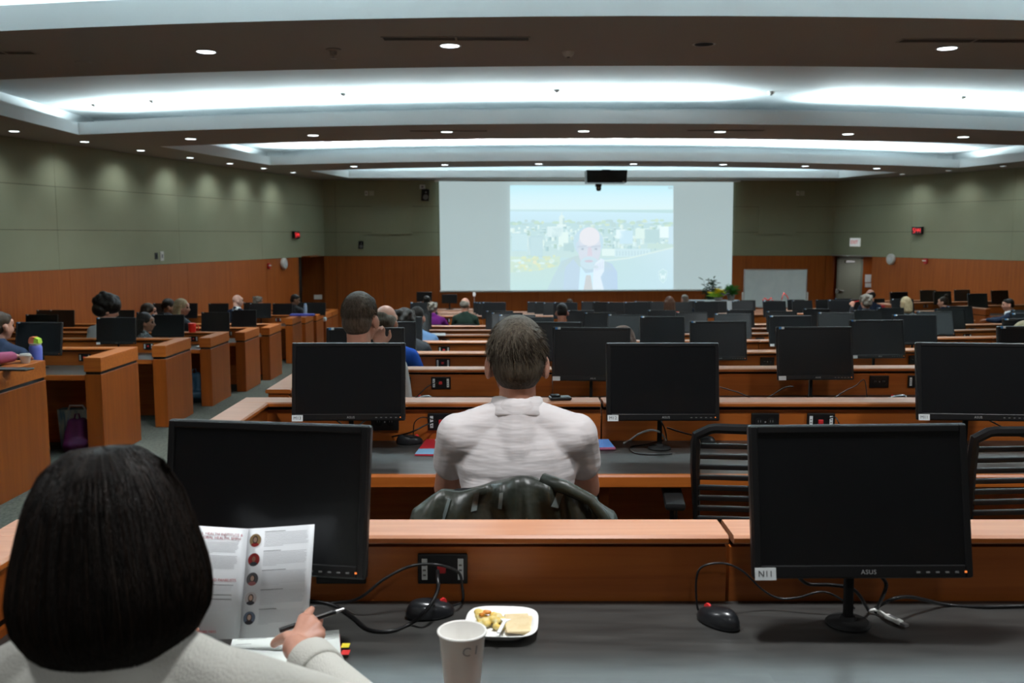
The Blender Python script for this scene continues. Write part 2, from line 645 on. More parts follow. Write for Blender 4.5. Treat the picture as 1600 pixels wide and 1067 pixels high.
def desk_unit(label, group, L, loc, rotz, left_return=False, right_gable=True, outlets=(), wall_side=None, name='computer_desk', ret=.72, depth=.53, pillar=False, flip=False):
    """runs along +x from its left end; y = 0 is the near edge of the raised ledge; y < 0 is the seat side"""
    t = empty(name, label, 'desk', loc, rotz, group)
    x0 = 0.0
    m = MB()
    m.prism(ledge_prof(), 0, .006, L - .006, WOODSHEEN)
    if left_return:
        prof = [(p[0] - .0, p[1]) for p in ledge_prof(0, .13)]
        m.prism(prof, 1, -ret, .002, WOODSHEEN)
    lg = m.build('ledge', t)
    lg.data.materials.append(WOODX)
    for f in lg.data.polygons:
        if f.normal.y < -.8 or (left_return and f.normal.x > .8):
            f.material_index = 1  # front and inner faces take plain wood, without the painted reflection
    m = MB()
    m.box((.004, .028, 0), (L - .004, .105, LED - .035), WOODX)
    m.box((.004, .045, LED - .036), (L - .004, .095, LED - .018), DARKW)
    m.build('back_panel', t)
    if left_return:
        m = MB()
        m.box((.012, -ret + .01, LED - .13), (.118, .10, LED - .019), WOODY)
        m.box((.02, -ret + .018, LED - .15), (.11, .095, LED - .128), DARKW)
        m.box((.008, -ret + .006, 0), (.122, .105, LED - .148), WOODY)
        m.build('end_panel', t)
        x0 = .122
    m = MB()
    m.box((x0, -depth + .012, .712), (L, .027, .74), LAM)
    w = m.build('worktop', t)
    m = MB()
    m.prism([(-depth - .006, .695), (-depth - .010, .70), (-depth - .010, .735), (-depth - .004, .742), (-depth + .012, .742), (-depth + .012, .695)], 0, x0, L, WOODX)
    m.build('edge_trim', t)
    m = MB()
    m.box((L - .05, -depth + .1, 0), (L - .015, .027, .711), WOODY)
    m.build('gable', t)
    for x, k in outlets:
        outlet(t, x, LED - .084, k)
    return t


def seam(k):
    return .5 - .13 * k


def row_end(k):
    return 5.7 + .33 * k


def row_y(k, X):
    if k < 2:
        return ROWD[k]
    rr = 60.0 if k < 3 else 30.0
    return ROWD[k] + X * abs(X) / (2 * rr) if X > 0 else ROWD[k]


DESK_AT = {}
for k in range(12):
    a = seam(k) - (1.7 if k == 0 else 1.5)
    b = seam(k)
    pieces = [(a, b)]
    x = b
    while x < row_end(k) - .4:
        e = min(x + 2.52, row_end(k))
        if row_end(k) - e < .5:
            e = row_end(k)
        pieces.append((x, e))
        x = e
    for i, (p, q) in enumerate(pieces):
        y0, y1 = row_y(k, p), row_y(k, q)
        ang = math.atan2(y1 - y0, q - p)
        ln = math.hypot(y1 - y0, q - p)
        outs = []
        if i == 0:
            outs = [(b - a - .66, 'data'), (b - a - .895, 'power')]
        elif k > 0:
            outs = [(o, t) for o, t in ((.675, 'power'), (.905, 'data'), (1.95, 'power'), (2.18, 'data')) if o < ln - .1]
        lab = f"centre desk section, {ORD[i]} from the aisle end, {ORD[k]} row counted from the camera"
        if k == 0 and i == 0:
            lab = "dark topped wooden desk holding the cup and food plate, closest to the camera"
        if k == 1 and i == 0:
            lab = "wooden desk section in front of the man in the white polo shirt"
        desk_unit(lab, f'centre desks of the {ORD[k]} row', ln, (p, y0, FLO[k]), ang, left_return=(i == 0), outlets=outs)


def side_desk(label, d, z, xe, length, fl):
    """left block desk: aisle end at x = xe with a tall slanted end panel, running to the left"""
    t = empty('side_desk', label, 'desk', (xe, d, fl), 0, 'desks of the block beside the left wall')
    m = MB()
    m.prism(ledge_prof(), 0, -length, -.14, WOODX)
    m.build('ledge', t)
    m = MB()
    m.box((-length, .028, 0), (-.14, .105, LED - .035), WOODX)
    m.box((-length, .045, LED - .036), (-.14, .095, LED - .018), DARKW)
    m.build('back_panel', t)
    m = MB()
    m.box((-length, -.60, .712), (-.15, .027, .74), LAM)
    m.build('worktop', t)
    m = MB()
    m.box((-length, -.622, .695), (-.15, -.60, .742), WOODX, .004)
    m.build('edge_trim', t)
    m = MB()
    m.box((-.14, -.67, 0), (.006, .13, LED - .150), WOODY, .003)
    e = m.build('end_panel', t)
    m = MB()
    m.box((-.132, -.662, LED - .151), (-.004, .122, LED - .124), BLACKM)
    m.build('reveal_band', e)
    m = MB()
    m.box((-.143, -.675, LED - .125), (.009, .133, LED), WOODX, .004)
    m.build('end_cap', e)
    outlet(t, -.45, LED - .09, 'data')
    return t


for i, (d, z, xe) in enumerate(LROW):
    L = min(4.6, xe - wall_left_x(d) - .25)
    side_desk(f"side desk with a tall wooden end panel on the aisle, {ORD[i]} from the camera", d, z, xe, L, LFLO[i])

# right block, turned towards the stage
RROW = [(9.5, 16.9, 4), (9.15, 18.9, 5), (8.3, 20.9, 6), (8.4, 22.9, 7)]
RZ = [-1.35, -1.43, -1.52, -1.62]
m = MB()
for i, (x, y, k) in enumerate(RROW):
    zf = CZ + RZ[i] - LED
    M = Matrix.Translation((x, y, 0)) @ Matrix.Rotation(R(13), 4, 'Z')
    m.box((-.05, -1.83, zf - .6), (6.5, .135, zf), CARPET, 0, M)
tag(m.build('floor_raised'), kind='structure')
for i, (x, y, k) in enumerate(RROW):
    fl = CZ + RZ[i] - LED
    # plinth so the desk stands on its own tier
    base = [FLO[j] for j in range(12) if y > ROWD[j] - 1.4]
    desk_unit(f"angled desk by the side wall beyond the whiteboard side aisle, {ORD[i]} from the camera", 'angled desks of the right block', 3.3 if i < 3 else 2.2, (x, y, fl), R(13), left_return=True, outlets=((1.2, 'data'),))


# ------------------------------------------------------------------ monitors
MW, MHT, MT = .44, .305, .045


def make_monitor(tagtext=None, brand=True, led=True, sticker=True):
    """local origin on the desk; the panel faces -y"""
    t = bpy.data.objects.new('monitor', None)
    COL.objects.link(t)
    z0 = .125
    zc = z0 + MHT / 2
    tilt = Matrix.Translation((0, 0, zc)) @ Matrix.Rotation(R(-9), 4, 'X')
    m = MB()
    # casing with bevelled front ring
    o = .5
    m.box((-MW / 2, -.012, -MHT / 2), (MW / 2, .012, MHT / 2), BLACK, .006, tilt)
    m.box((-MW / 2 + .03, .008, -MHT / 2 + .03), (MW / 2 - .03, .040, MHT / 2 - .03), BLACKM, .014, tilt)
    fr = .017
    for a, b in (((-MW / 2 + .003, -.016, -MHT / 2 + .003), (-MW / 2 + fr, -.011, MHT / 2 - .003)),
                 ((MW / 2 - fr, -.016, -MHT / 2 + .003), (MW / 2 - .003, -.011, MHT / 2 - .003)),
                 ((-MW / 2 + fr, -.016, MHT / 2 - fr), (MW / 2 - fr, -.011, MHT / 2 - .003)),
                 ((-MW / 2 + fr, -.016, -MHT / 2 + .003), (MW / 2 - fr, -.011, -MHT / 2 + .027))):
        m.box(a, b, BLACK, .002, tilt)
    cas = m.build('casing', t)
    s = MB()
    s.box((-MW / 2 + fr, -.0135, -MHT / 2 + .026), (MW / 2 - fr, -.0118, MHT / 2 - fr), SCREEN, 0, tilt)
    s.build('screen', t)
    s = MB()
    s.box((-.009, .037, .008), (.009, .055, zc), BLACKM, .003)
    s.box((-.05, .02, zc - .05), (.05, .05, zc + .05), BLACKM, .006)
    s.build('stand_post', t)
    s = MB()
    s.lathe([(0, .001), (.046, .001), (.047, .004), (.042, .009), (.018, .012), (.014, .02), (0, .02)], BLACKM, 24, Matrix.Translation((0, .045, 0)))
    s.build('foot', t, smooth=True)
    if tagtext is not None:
        s = MB()
        x = -MW / 2 + .024
        s.box((x - .021, -.0178, -MHT / 2 - .001), (x + .021, -.016, -MHT / 2 + .023), LABELW, 0, tilt)
        if tagtext:
            text_into(s, tagtext, .017, INK, tilt @ Matrix.Translation((x, -.0180, -MHT / 2 + .011)) @ FACE_CAM, .0002)
        s.build('number_tag', t)
    if brand:
        s = MB()
        text_into(s, 'ASUS', .0125, SILVER, tilt @ Matrix.Translation((.01, -.0163, -MHT / 2 + .0135)) @ FACE_CAM, .0002, 1.1)
        s.build('brand_lettering', t)
    if led:
        s = MB()
        for q in range(5):
            s.box((.105 + q * .019, -.0172, -MHT / 2 + .0115), (.112 + q * .019, -.0158, -MHT / 2 + .0145), GREYPL, 0, tilt)
        s.build('control_buttons', t)
        s = MB()
        s.box((.2, -.0175, -MHT / 2 + .012), (.204, -.0158, -MHT / 2 + .0155), LEDO, 0, tilt)
        s.build('power_light', t)
    if sticker:
        s = MB()
        s.box((-MW / 2 + .014, -.0168, MHT / 2 - .0145), (-MW / 2 + .028, -.0156, MHT / 2 - .002), BLUEST, 0, tilt)
        s.box((-MW / 2 + .028, -.0168, MHT / 2 - .0145), (-MW / 2 + .044, -.0156, MHT / 2 - .002), LABELW, 0, tilt)
        s.build('energy_sticker', t)
    return t


MON = {}
for key, kw in {'plain': dict(tagtext=None, brand=False, led=False, sticker=True), 'tag': dict(tagtext='', sticker=True),
                'N11': dict(tagtext='N11', sticker=False), 'N12': dict(tagtext='', sticker=False, brand=False), 'M12': dict(tagtext='M12', sticker=False), 'M13': dict(tagtext='M13', sticker=False),
                'M11': dict(tagtext='M11', sticker=False)}.items():
    MON[key] = dict(o=make_monitor(**kw), used=False)


def put_monitor(key, x, y, z, yaw, tilt, label, group, roll=0.0):
    e = MON[key]
    o = e['o'] if not e['used'] else copy_tree(e['o'])
    e['used'] = True
    o.location = (x, y, z)
    # tilt about the foot's centre is kept small: it is the panel that leans
    o.rotation_euler = (0, R(roll), R(yaw))
    for c in o.children:
        c.rotation_euler = (0, 0, 0)
    tag(o, label, 'monitor', group)
    lean = R(-tilt)
    if abs(lean) > 1e-3:
        for c in o.children:
            if c.name.split('.')[0] in ('stand_post', 'foot'):
                continue
            M = Matrix.Translation((0, 0, .2775)) @ Matrix.Rotation(lean, 4, 'X') @ Matrix.Translation((0, 0, -.2775))
            c.matrix_local = M
    return o


DT = .7405
rm = random.Random(3)
for k in range(12):
    base = .71 - .13 * k
    pitch = 1.27 + .004 * k
    xs = []
    j = -1
    while True:
        x = base + pitch * j
        if x > row_end(k) - .35:
            break
        xs.append(x)
        j += 1
    for i, x in enumerate(xs):
        yaw = rm.uniform(-5, 5)
        tilt = rm.uniform(-2, 3) + [0, 0, 0, 2, 4, 8, 7, 6, 5, 4, 3, 3][k]
        y = row_y(k, x) - .17 + (rm.uniform(-.04, .02) if k > 1 else 0)
        key = 'tag' if k < 6 else 'plain'
        lab = f"black monitor on the {ORD[k]} centre row from the camera, {ORD[i]} seat from the aisle end"
        roll = 0
        if k == 0:
            if i > 1:
                continue
            key = ['N12', 'N11'][i]
            yaw = [-9, -2][i]
            roll = [0, -1.0][i]
            tilt = [1, 2][i]
            x = [-.522, .733][i]
            y = [1.925, 1.90][i]
            lab = ["switched off monitor behind the brochure, beside the dark haired woman", "large black monitor tagged N11 above the white USB plug"][i]
        if k == 1:
            key = ['M13', 'M12', 'M11', 'tag', 'tag', 'tag'][i]
            if i < 3:
                yaw = [2, 0, -3][i]
                tilt = [0, 0, 2][i]
                roll = [.2, 0, .3][i]
                x = [-.638, .588, 1.80][i]
                y = 3.585
                lab = [f"black monitor tagged {t} {w}" for t, w in (('M13', 'in front of the short haired man in white'), ('M12', 'right of the man in the white polo'), ('M11', 'at the right edge, above two wall plates'))][i]
        o = put_monitor(key, x, y, FLO[k] + DT, yaw, tilt, lab, f'monitors of the {ORD[k]} centre row', roll)
        if k == 0:
            o.scale = (1.03, 1.03, 1.05)

# left block: seen image column, row index, lift
LM = [(55, 1), (178, 2), (260, 3), (62, 3), (335, 4), (233, 4), (380, 5), (72, 5), (95, 5), (189, 5), (406, 6), (255, 6), (291, 6), (441, 7), (341, 7), (471, 8), (494, 8), (395, 8)]
cnt = {}
for u, r in LM:
    d, zz, xe = LROW[r]
    z = LFLO[r] + DT
    p = P(u, 500, d - .25)
    x = max(p.x, wall_left_x(d - .25) + .35)
    cnt[r] = cnt.get(r, 0) + 1
    put_monitor('tag' if r < 3 else 'plain', x, d - .2, z, rm.uniform(-4, 4), rm.uniform(-3, 1),
                f"dark monitor on the {ORD[r]} side desk along the aisle, {ORD[cnt[r] - 1]} counting from its end panel",
                'monitors of the block beside the left wall')
# right block
cnt = {}
for n, (u, r) in enumerate([(1401, 2), (1447, 3), (1470, 2), (1507, 1), (1530, 3), (1566, 0), (1592, 2)]):
    x0, y0, _ = RROW[r]
    # walk along the angled desk to the wanted column
    best = min((abs(P(u, 470, y0 + s * math.sin(R(13)) - .2).x - (x0 + s * math.cos(R(13)))), s) for s in [i * .02 for i in range(12, 150)])
    s = best[1]
    put_monitor('plain', x0 + s * math.cos(R(13)) + .045, y0 + s * math.sin(R(13)) - .19, CZ + RZ[r] - LED + DT, 10, rm.uniform(-2, 2),
                f"dark monitor on an angled desk by the far side wall, {ORD[n]} in order", 'monitors of the right block')

# ------------------------------------------------------------------ people
HAIRM = {}


def hair_mat(name, c1, c2, rough=.5):
    m = mat(name, c1, rough, spec=.18, var=(14, (9, 9, 1.2), c2, .35, .68), bump=(60, .5, (6, 6, .8)))
    return m


H_BROWN = hair_mat('brown_hair', (.016, .009, .005), (.036, .020, .011))
H_ASH = hair_mat('ash_brown_hair', (.060, .043, .030), (.12, .092, .068))
H_DARK = hair_mat('dark_hair', (.006, .0045, .0035), (.014, .010, .008))
H_GREYBR = hair_mat('grey_brown_hair', (.045, .034, .023), (.10, .083, .060))
H_GREY = hair_mat('grey_hair', (.13, .12, .10), (.28, .26, .22))
H_BLOND = hair_mat('blond_hair', (.22, .17, .09), (.50, .42, .26))
H_RED = hair_mat('auburn_hair', (.035, .016, .009), (.075, .036, .020))
C_WHITE = mat('white_cotton', (.66, .615, .61), .85, spec=.1, bump=(3.6, 1.0, (1, 1, 5)))
C_WHITE2 = mat('white_shirt_cloth', (.70, .74, .74), .85, spec=.1, bump=(10, .4, (1, 1, 1)))
C_CREAM = mat('cream_knit', (.52, .51, .46), .9, spec=.08, bump=(420, .35, (1, .25, 1)))
C_OLIVE = mat('olive_nylon', (.024, .028, .018), .42, bump=(11, 1.0, (1, 1, 1)), var=(9, (1, 1, 1), (.014, .017, .012), .35, .65))
C_NAVY = mat('navy_cloth', (.012, .018, .035), .85, spec=.1)
C_BLUE = mat('royal_blue_cloth', (.012, .06, .30), .85, spec=.1)
C_LBLUE = mat('light_blue_cloth', (.18, .32, .55), .85, spec=.1)
C_PURPLE = mat('purple_cloth', (.11, .014, .13), .85, spec=.1)
C_DGREEN = mat('dark_green_cloth', (.018, .034, .026), .85, spec=.1)
C_GREY = mat('light_grey_fleece', (.38, .41, .41), .9, spec=.1)
C_DGREY = mat('dark_grey_cloth', (.03, .032, .036), .85, spec=.1)
C_PINK = mat('dusty_pink_fleece', (.38, .10, .18), .9, spec=.1)
C_PATT = mat('speckled_grey_cloth', (.20, .24, .25), .9, spec=.1, var=(60, (1, 1, 1), (.02, .02, .02), .4, .6))
C_TROUS = mat('dark_trouser_cloth', (.02, .02, .024), .9, spec=.1)
C_SHOE = mat('black_shoe_leather', (.012, .012, .012), .45)


class Prims:
    """union of capsules and ellipsoids fused into one continuous surface"""
    def __init__(s):
        s.p = []

    def cap(s, a, b, r1, r2, t=0):
        s.p.append(('c', Vector(a), Vector(b), r1, r2, t))
        return s

    def ell(s, c, r, t=0, M=None):
        T = Matrix.Translation(c) @ (M if M is not None else Matrix.Identity(4))
        s.p.append(('e', T, Vector(r), t))
        return s

    def mesh(s, voxel, smooth=4, tags=None, inflate=0.0):
        bm = bmesh.new()
        for p in s.p:
            if p[0] == 'c':
                _, a, b, r1, r2, t = p
                r1 += inflate; r2 += inflate
                d = b - a
                L = max(d.length, 1e-5)
                q = d.to_track_quat('Z', 'Y').to_matrix().to_4x4()
                M0 = Matrix.Translation(a) @ q
                n, rings = 14, 5
                prof = []
                for i in range(rings + 1):
                    w = -PI / 2 + PI / 2 * i / rings
                    prof.append((r1 * math.cos(w), r1 * math.sin(w)))
                for i in range(rings + 1):
                    w = PI / 2 * i / rings
                    prof.append((r2 * math.cos(w), L + r2 * math.sin(w)))
                rows = []
                for i, (r, z) in enumerate(prof):
                    if r < 1e-6:
                        rows.append([bm.verts.new(M0 @ Vector((0, 0, z)))])
                    else:
                        rows.append([bm.verts.new(M0 @ Vector((r * math.cos(2 * PI * k / n), r * math.sin(2 * PI * k / n), z))) for k in range(n)])
                for A, B in zip(rows[:-1], rows[1:]):
                    for k in range(n):
                        f = [A[k % len(A)], A[(k + 1) % len(A)], B[(k + 1) % len(B)], B[k % len(B)]]
                        f = list(dict.fromkeys(f))
                        if len(f) > 2:
                            bm.faces.new(f)
            else:
                _, T, r, t = p
                r = r + Vector((inflate,) * 3)
                bmesh.ops.create_uvsphere(bm, u_segments=18, v_segments=12, radius=1, matrix=T @ Matrix.Diagonal((*r, 1)))
        me = bpy.data.meshes.new('tmp')
        bm.to_mesh(me)
        bm.free()
        o = bpy.data.objects.new('tmp', me)
        COL.objects.link(o)
        md = o.modifiers.new('r', 'REMESH')
        md.mode = 'VOXEL'
        md.voxel_size = voxel
        md.use_smooth_shade = True
        if smooth:
            ms = o.modifiers.new('s', 'SMOOTH')
            ms.iterations = smooth
            ms.factor = .5
        dg = bpy.context.evaluated_depsgraph_get()
        out = bpy.data.meshes.new_from_object(o.evaluated_get(dg))
        bpy.data.objects.remove(o)
        bpy.data.meshes.remove(me)
        out.materials.clear()
        if tags:
            for m in tags:
                out.materials.append(m)
            n = len(out.polygons)
            c = np.empty(n * 3)
            out.polygons.foreach_get('center', c)
            c = c.reshape(-1, 3)
            best = np.full(n, 1e9)
            idx = np.zeros(n, int)
            for p in s.p:
                if p[0] == 'c':
                    _, a, b, r1, r2, t = p
                    a = np.array(a); d = np.array(b) - a
                    L2 = max(d @ d, 1e-10)
                    h = np.clip((c - a) @ d / L2, 0, 1)
                    dist = np.linalg.norm(c - a - h[:, None] * d, axis=1) - (r1 + (r2 - r1) * h)
                else:
                    _, T, r, t = p
                    Ti = np.array(T.inverted())
                    q = c @ Ti[:3, :3].T + Ti[:3, 3]
                    rr = np.array(r)
                    kk = np.linalg.norm(q / rr, axis=1)
                    dist = (kk - 1) * min(r) if False else (kk - 1) * np.linalg.norm(q, axis=1) / np.maximum(kk, 1e-6)
                w = dist < best
                best[w] = dist[w]
                idx[w] = t
            out.polygons.foreach_set('material_index', idx.astype(int).tolist())
        out.polygons.foreach_set('use_smooth', [True] * len(out.polygons))
        return out


def link_mesh(name, me, parent=None, mats=None):
    me.name = name
    if mats:
        me.materials.clear()
        for m in mats:
            me.materials.append(m)
    o = bpy.data.objects.new(name, me)
    COL.objects.link(o)
    if parent:
        o.parent = parent
    return o


def head_prims(p, M, tsk=0, tlip=1, teye=2, tbrow=3, s=1.0):
    def e(c, r, t=tsk, rot=None):
        p.ell(M @ Vector(c), Vector(r) * s, t, M.to_3x3().to_4x4() if rot is None else M.to_3x3().to_4x4() @ rot)
    e((0, -.012, .025), (.074, .094, .092))
    e((0, .030, -.030), (.062, .068, .088))
    e((0, .048, -.082), (.044, .042, .036))
    e((0, .082, .040), (.050, .018, .030))
    e((-.032, .080, -.030), (.022, .018, .026)); e((.032, .080, -.030), (.022, .018, .026))
    for sx in (-1, 1):
        e((sx * .030, .087, .004), (.013, .010, .010), teye)
        e((sx * .031, .093, .022), (.017, .007, .0045), tbrow)
        e((sx * .085, -.010, -.022), (.009, .021, .034), tsk, Matrix.Rotation(R(sx * -18), 4, 'Z'))
        e((sx * .074, .004, -.034), (.010, .012, .016))
    p.cap(M @ Vector((0, .094, .008)), M @ Vector((0, .114, -.030)), .008 * s, .013 * s, tsk)
    e((0, .101, -.036), (.019, .012, .010))
    e((0, .092, -.062), (.024, .010, .0065), tlip)
    e((0, .088, -.073), (.021, .010, .0065), tlip)


def hair_prims(style, M, s=1.0):
    p = Prims()
    def e(c, r):
        p.ell(M @ Vector(c), Vector(r) * s, 0, M.to_3x3().to_4x4())
    if style in ('short', 'fade', 'crop'):
        e((0, -.020, .038), (.078, .096, .090))
        e((0, -.047, -.012), (.072, .066, .078))
        e((0, .030, .075), (.060, .055, .038))
    elif style == 'balding':
        for sx in (-1, 1):
            e((sx * .050, -.03, .005), (.033, .072, .052))
        e((0, -.060, -.005), (.072, .052, .062))
        e((0, -.07, .045), (.05, .035, .03))
    elif style == 'fringe':
        for sx in (-1, 1):
            e((sx * .055, -.035, -.018), (.027, .060, .040))
        e((0, -.072, -.022), (.066, .036, .042))
    elif style == 'fluffy':
        e((0, -.018, .045), (.098, .112, .100))
        for k in range(16):
            w = 2 * PI * k / 16
            e((.078 * math.cos(w), -.02 + .088 * math.sin(w) if math.sin(w) < .5 else .05, .03 + .035 * ((k * 7) % 3 - .4)), (.036, .036, .036))
        e((0, -.06, -.03), (.085, .07, .07))
    elif style == 'curly':
        e((0, -.025, .05), (.112, .125, .105))
        r2 = random.Random(5)
        for k in range(30):
            w = 2 * PI * r2.random()
            el = r2.uniform(-.2, 1.0)
            d = Vector((math.cos(w) * math.cos(el), math.sin(w) * math.cos(el), math.sin(el)))
            if d.y > .6 and d.z < .45:
                continue
            e((d.x * .105, -.03 + d.y * .115, .05 + d.z * .1), (.034, .034, .034))
        e((0, -.07, -.03), (.10, .075, .07))
    elif style in ('long', 'bob', 'straight'):
        e((0, -.020, .036), (.087, .103, .096))
        for sx in (-1, 1):
            p.cap(M @ Vector((sx * .068, -.02, .02)), M @ Vector((sx * .078, -.035, -.13 if style != 'long' else -.24)), .036 * s, .034 * s)
        p.cap(M @ Vector((0, -.06, .0)), M @ Vector((0, -.078, -.13 if style != 'long' else -.25)), .066 * s, .056 * s)
        p.cap(M @ Vector((-.04, -.06, .0)), M @ Vector((-.045, -.07, -.13 if style != 'long' else -.25)), .056 * s, .046 * s)
        p.cap(M @ Vector((.04, -.06, .0)), M @ Vector((.045, -.07, -.13 if style != 'long' else -.25)), .056 * s, .046 * s)
    elif style == 'bun':
        e((0, -.020, .034), (.080, .098, .092))
        e((0, -.045, -.012), (.077, .070, .078))
        e((.0, -.07, .135), (.036, .036, .034))
        p.cap(M @ Vector((0, -.06, .08)), M @ Vector((.02, -.09, .17)), .03 * s, .012 * s)
    elif style == 'braids':
        e((0, -.020, .034), (.082, .100, .093))
        for k in range(11):
            w = PI * (1.0 + k / 10.0) if False else R(175 + k * 19)
            x, y = .08 * math.cos(w), -.02 + .09 * math.sin(w)
            p.cap(M @ Vector((x, y, .02)), M @ Vector((x * 1.08, y - .01, -.22 - .03 * (k % 3))), .014 * s, .009 * s)
    elif style == 'wrap':
        e((0, -.018, .040), (.086, .104, .094))
        e((0, -.09, .0), (.05, .05, .045))
        p.cap(M @ Vector((.0, -.09, -.02)), M @ Vector((.01, -.11, -.14)), .022 * s, .010 * s)
    return p


def hand_prims(p, W, d, up, s=1.0, t=0, curl=.6):
    """simple relaxed hand: palm, four unequal fingers and a thumb; d = pointing direction"""
    d = Vector(d).normalized()
    up = (Vector(up) - d * Vector(up).dot(d)).normalized()
    side = d.cross(up).normalized()
    W = Vector(W)
    for q in (-.5, 0, .5):
        p.cap(W + side * .026 * q * s, W + d * .075 * s + side * .05 * q * s, .014 * s, .0125 * s, t)
    for i, (q, L) in enumerate(((-.036, .066), (-.012, .076), (.012, .072), (.034, .056))):
        a = W + d * .082 * s + side * q * s
        b = a + (d * math.cos(curl) - up * math.sin(curl)) * L * .5 * s
        c = b + (d * math.cos(curl * 2.2) - up * math.sin(curl * 2.2)) * L * .5 * s
        p.cap(a, b, .0095 * s, .0085 * s, t)
        p.cap(b, c, .0085 * s, .0072 * s, t)
    a = W + d * .025 * s - side * .03 * s
    b = a + (d * .6 - side * .8).normalized() * .035 * s
    p.cap(a, b, .012 * s, .010 * s, t)
    p.cap(b, b + (d * .9 - side * .2 - up * .3).normalized() * .03 * s, .010 * s, .008 * s, t)


def person(label, u, v, Y, fl, face=0, yaw=0, nod=-6, style='short', hm=H_DARK, top=C_NAVY, skin=SKIN, voxel=.012, w=1.0,
           pose='desk', long_sleeve=True, collar=None, hs=1.0, detail=False, x=None, roll=0, skip_hair=False, wrist=None, sex='m', lean=None, hand=None, nd=.175, sd=.066, side=0.0):
    """seated person; (u, v) = top of the head seen at distance Y; fl = floor height there; face = heading of the body"""
    topz = P(u, v, Y)
    hx = topz.x if x is None else x
    hc = Vector((hx, Y, topz.z - .122 * hs))
    Hm = Matrix.Translation(hc) @ Matrix.Rotation(R(face + yaw), 4, 'Z') @ Matrix.Rotation(R(roll), 4, 'Y') @ Matrix.Rotation(R(nod), 4, 'X') @ Matrix.Scale(hs, 4)
    Bz = Matrix.Rotation(R(face), 3, 'Z')
    def bv(x, y, z=0):
        return Bz @ Vector((x, y, z))
    neck = hc + bv(0, -.035, -nd * hs)
    seat = fl + .47
    lean = min(.22, max(.03, (1.24 - (hc.z - fl)) * .8)) if lean is None else lean
    pel = Vector((neck.x, neck.y, seat + .10)) + bv(side, -lean)
    chest = neck.lerp(pel, .36) + bv(0, .01)
    S = {sx: neck + bv(sx * .165 * w, .005, -sd) for sx in (-1, 1)}
    dz = fl + .765
    rootz = Vector((pel.x, pel.y, fl))
    E_, W_ = {}, {}
    for sx in (-1, 1):
        if pose == 'lap':
            E_[sx] = S[sx] + bv(sx * .06, .04, -.27)
            W_[sx] = E_[sx] + bv(-sx * .10, .22, -.05)
        else:
            ez = max(dz + .03, S[sx].z - .29) if pose != 'polo' else dz + .0
            E_[sx] = Vector((S[sx].x, S[sx].y, ez)) + bv(sx * .075, .10)
            W_[sx] = Vector((E_[sx].x, E_[sx].y, dz + .02)) + bv(-sx * .13, .22)
        if pose == 'polo':
            E_[sx] = Vector((S[sx].x, S[sx].y, dz + .005)) + bv(sx * .045, .11)
            W_[sx] = Vector((E_[sx].x, E_[sx].y, dz + .01)) + bv(-sx * .15, .20)
    if pose == 'chin':
        E_[1] = S[1] + bv(.02, .20, -.24)
        W_[1] = hc + bv(.085, .10, -.16)
    if pose == 'raise':
        E_[-1] = S[-1] + bv(-.10, .10, -.20)
        W_[-1] = hc + bv(-.19, .12, -.10)
    if wrist:
        for sx, (e, wv) in wrist.items():
            E_[sx], W_[sx] = Vector(e), Vector(wv)
    t = empty('person', label, 'person', (rootz.x, rootz.y, fl), group='people at the desks')
    inv = Matrix.Translation((-rootz.x, -rootz.y, -fl))
    # body, one continuous surface
    b = Prims()
    head_prims(b, Hm, s=hs)
    b.cap(hc + Hm.to_3x3() @ Vector((0, -.03, -.07)), neck + bv(0, 0, -.02), .056 * (1 if sex == 'm' else .88), .062 * (1 if sex == 'm' else .92), 0)
    tor = Prims()
    slv = Prims()
    leg = Prims()
    tor.ell(chest, (.160 * w, .105, .18), 0, Bz.to_4x4())
    tor.ell(pel + Vector((0, 0, .05)), (.150 * w, .115, .15), 0, Bz.to_4x4())
    tor.cap(chest + bv(-.06 * w, 0, -.05), pel + bv(-.06 * w, 0, .06), .100, .105)
    tor.cap(chest + bv(.06 * w, 0, -.05), pel + bv(.06 * w, 0, .06), .100, .105)
    tor.cap(S[-1] + bv(.02, 0, -.012), S[1] + bv(-.02, 0, -.012), .066, .066)
    tor.cap(neck + bv(0, -.008, .012), neck + bv(0, -.02, -.10), .066, .085)
    for sx in (-1, 1):
        tor.cap(neck + bv(0, -.005, .005), S[sx] + bv(0, 0, -.002), .052, .055)
        slv.cap(S[sx], S[sx].lerp(E_[sx], .5), .058, .053)
        slv.cap(S[sx].lerp(E_[sx], .5), E_[sx], .053, .043) if long_sleeve else None
        if long_sleeve:
            slv.cap(E_[sx], E_[sx].lerp(W_[sx], .93 if not hand else .80), .043, .032)
        else:
            b.cap(S[sx].lerp(E_[sx], .4), E_[sx], .046, .040, 0)
        b.cap(E_[sx], W_[sx], .036, .025, 0)
        b.cap(S[sx], E_[sx], .040, .036, 0)
        d = (W_[sx] - E_[sx]).normalized()
        if pose == 'chin' and sx == 1:
            hand_prims(b, W_[sx], bv(-.25, .05, 1), bv(0, 1, .3), curl=.9)
        elif hand and sx == 1:
            b.p += hand.p
        elif pose == 'raise' and sx == -1:
            hand_prims(b, W_[sx], bv(.15, .1, 1), bv(-.6, -.8, 0), curl=.9)
        else:
            hand_prims(b, W_[sx], d + bv(0, .2, -.05), (0, 0, 1), curl=.25)
        hip = pel + bv(sx * .085, .0, -.03)
        knee = Vector((hip.x, hip.y, seat + .07)) + bv(sx * .05, .38)
        ank = Vector((knee.x, knee.y, fl + .10)) + bv(0, -.02)
        leg.cap(hip, knee, .086, .060)
        leg.cap(knee, ank, .058, .042)
        b.cap(hip, knee, .070, .048, 0); b.cap(knee, ank, .046, .036, 0)
    leg.ell(pel + Vector((0, 0, -.02)), (.155 * w, .125, .095), 0, Bz.to_4x4())
    b.cap(neck + bv(0, 0, -.04), pel, .085, .095, 0)
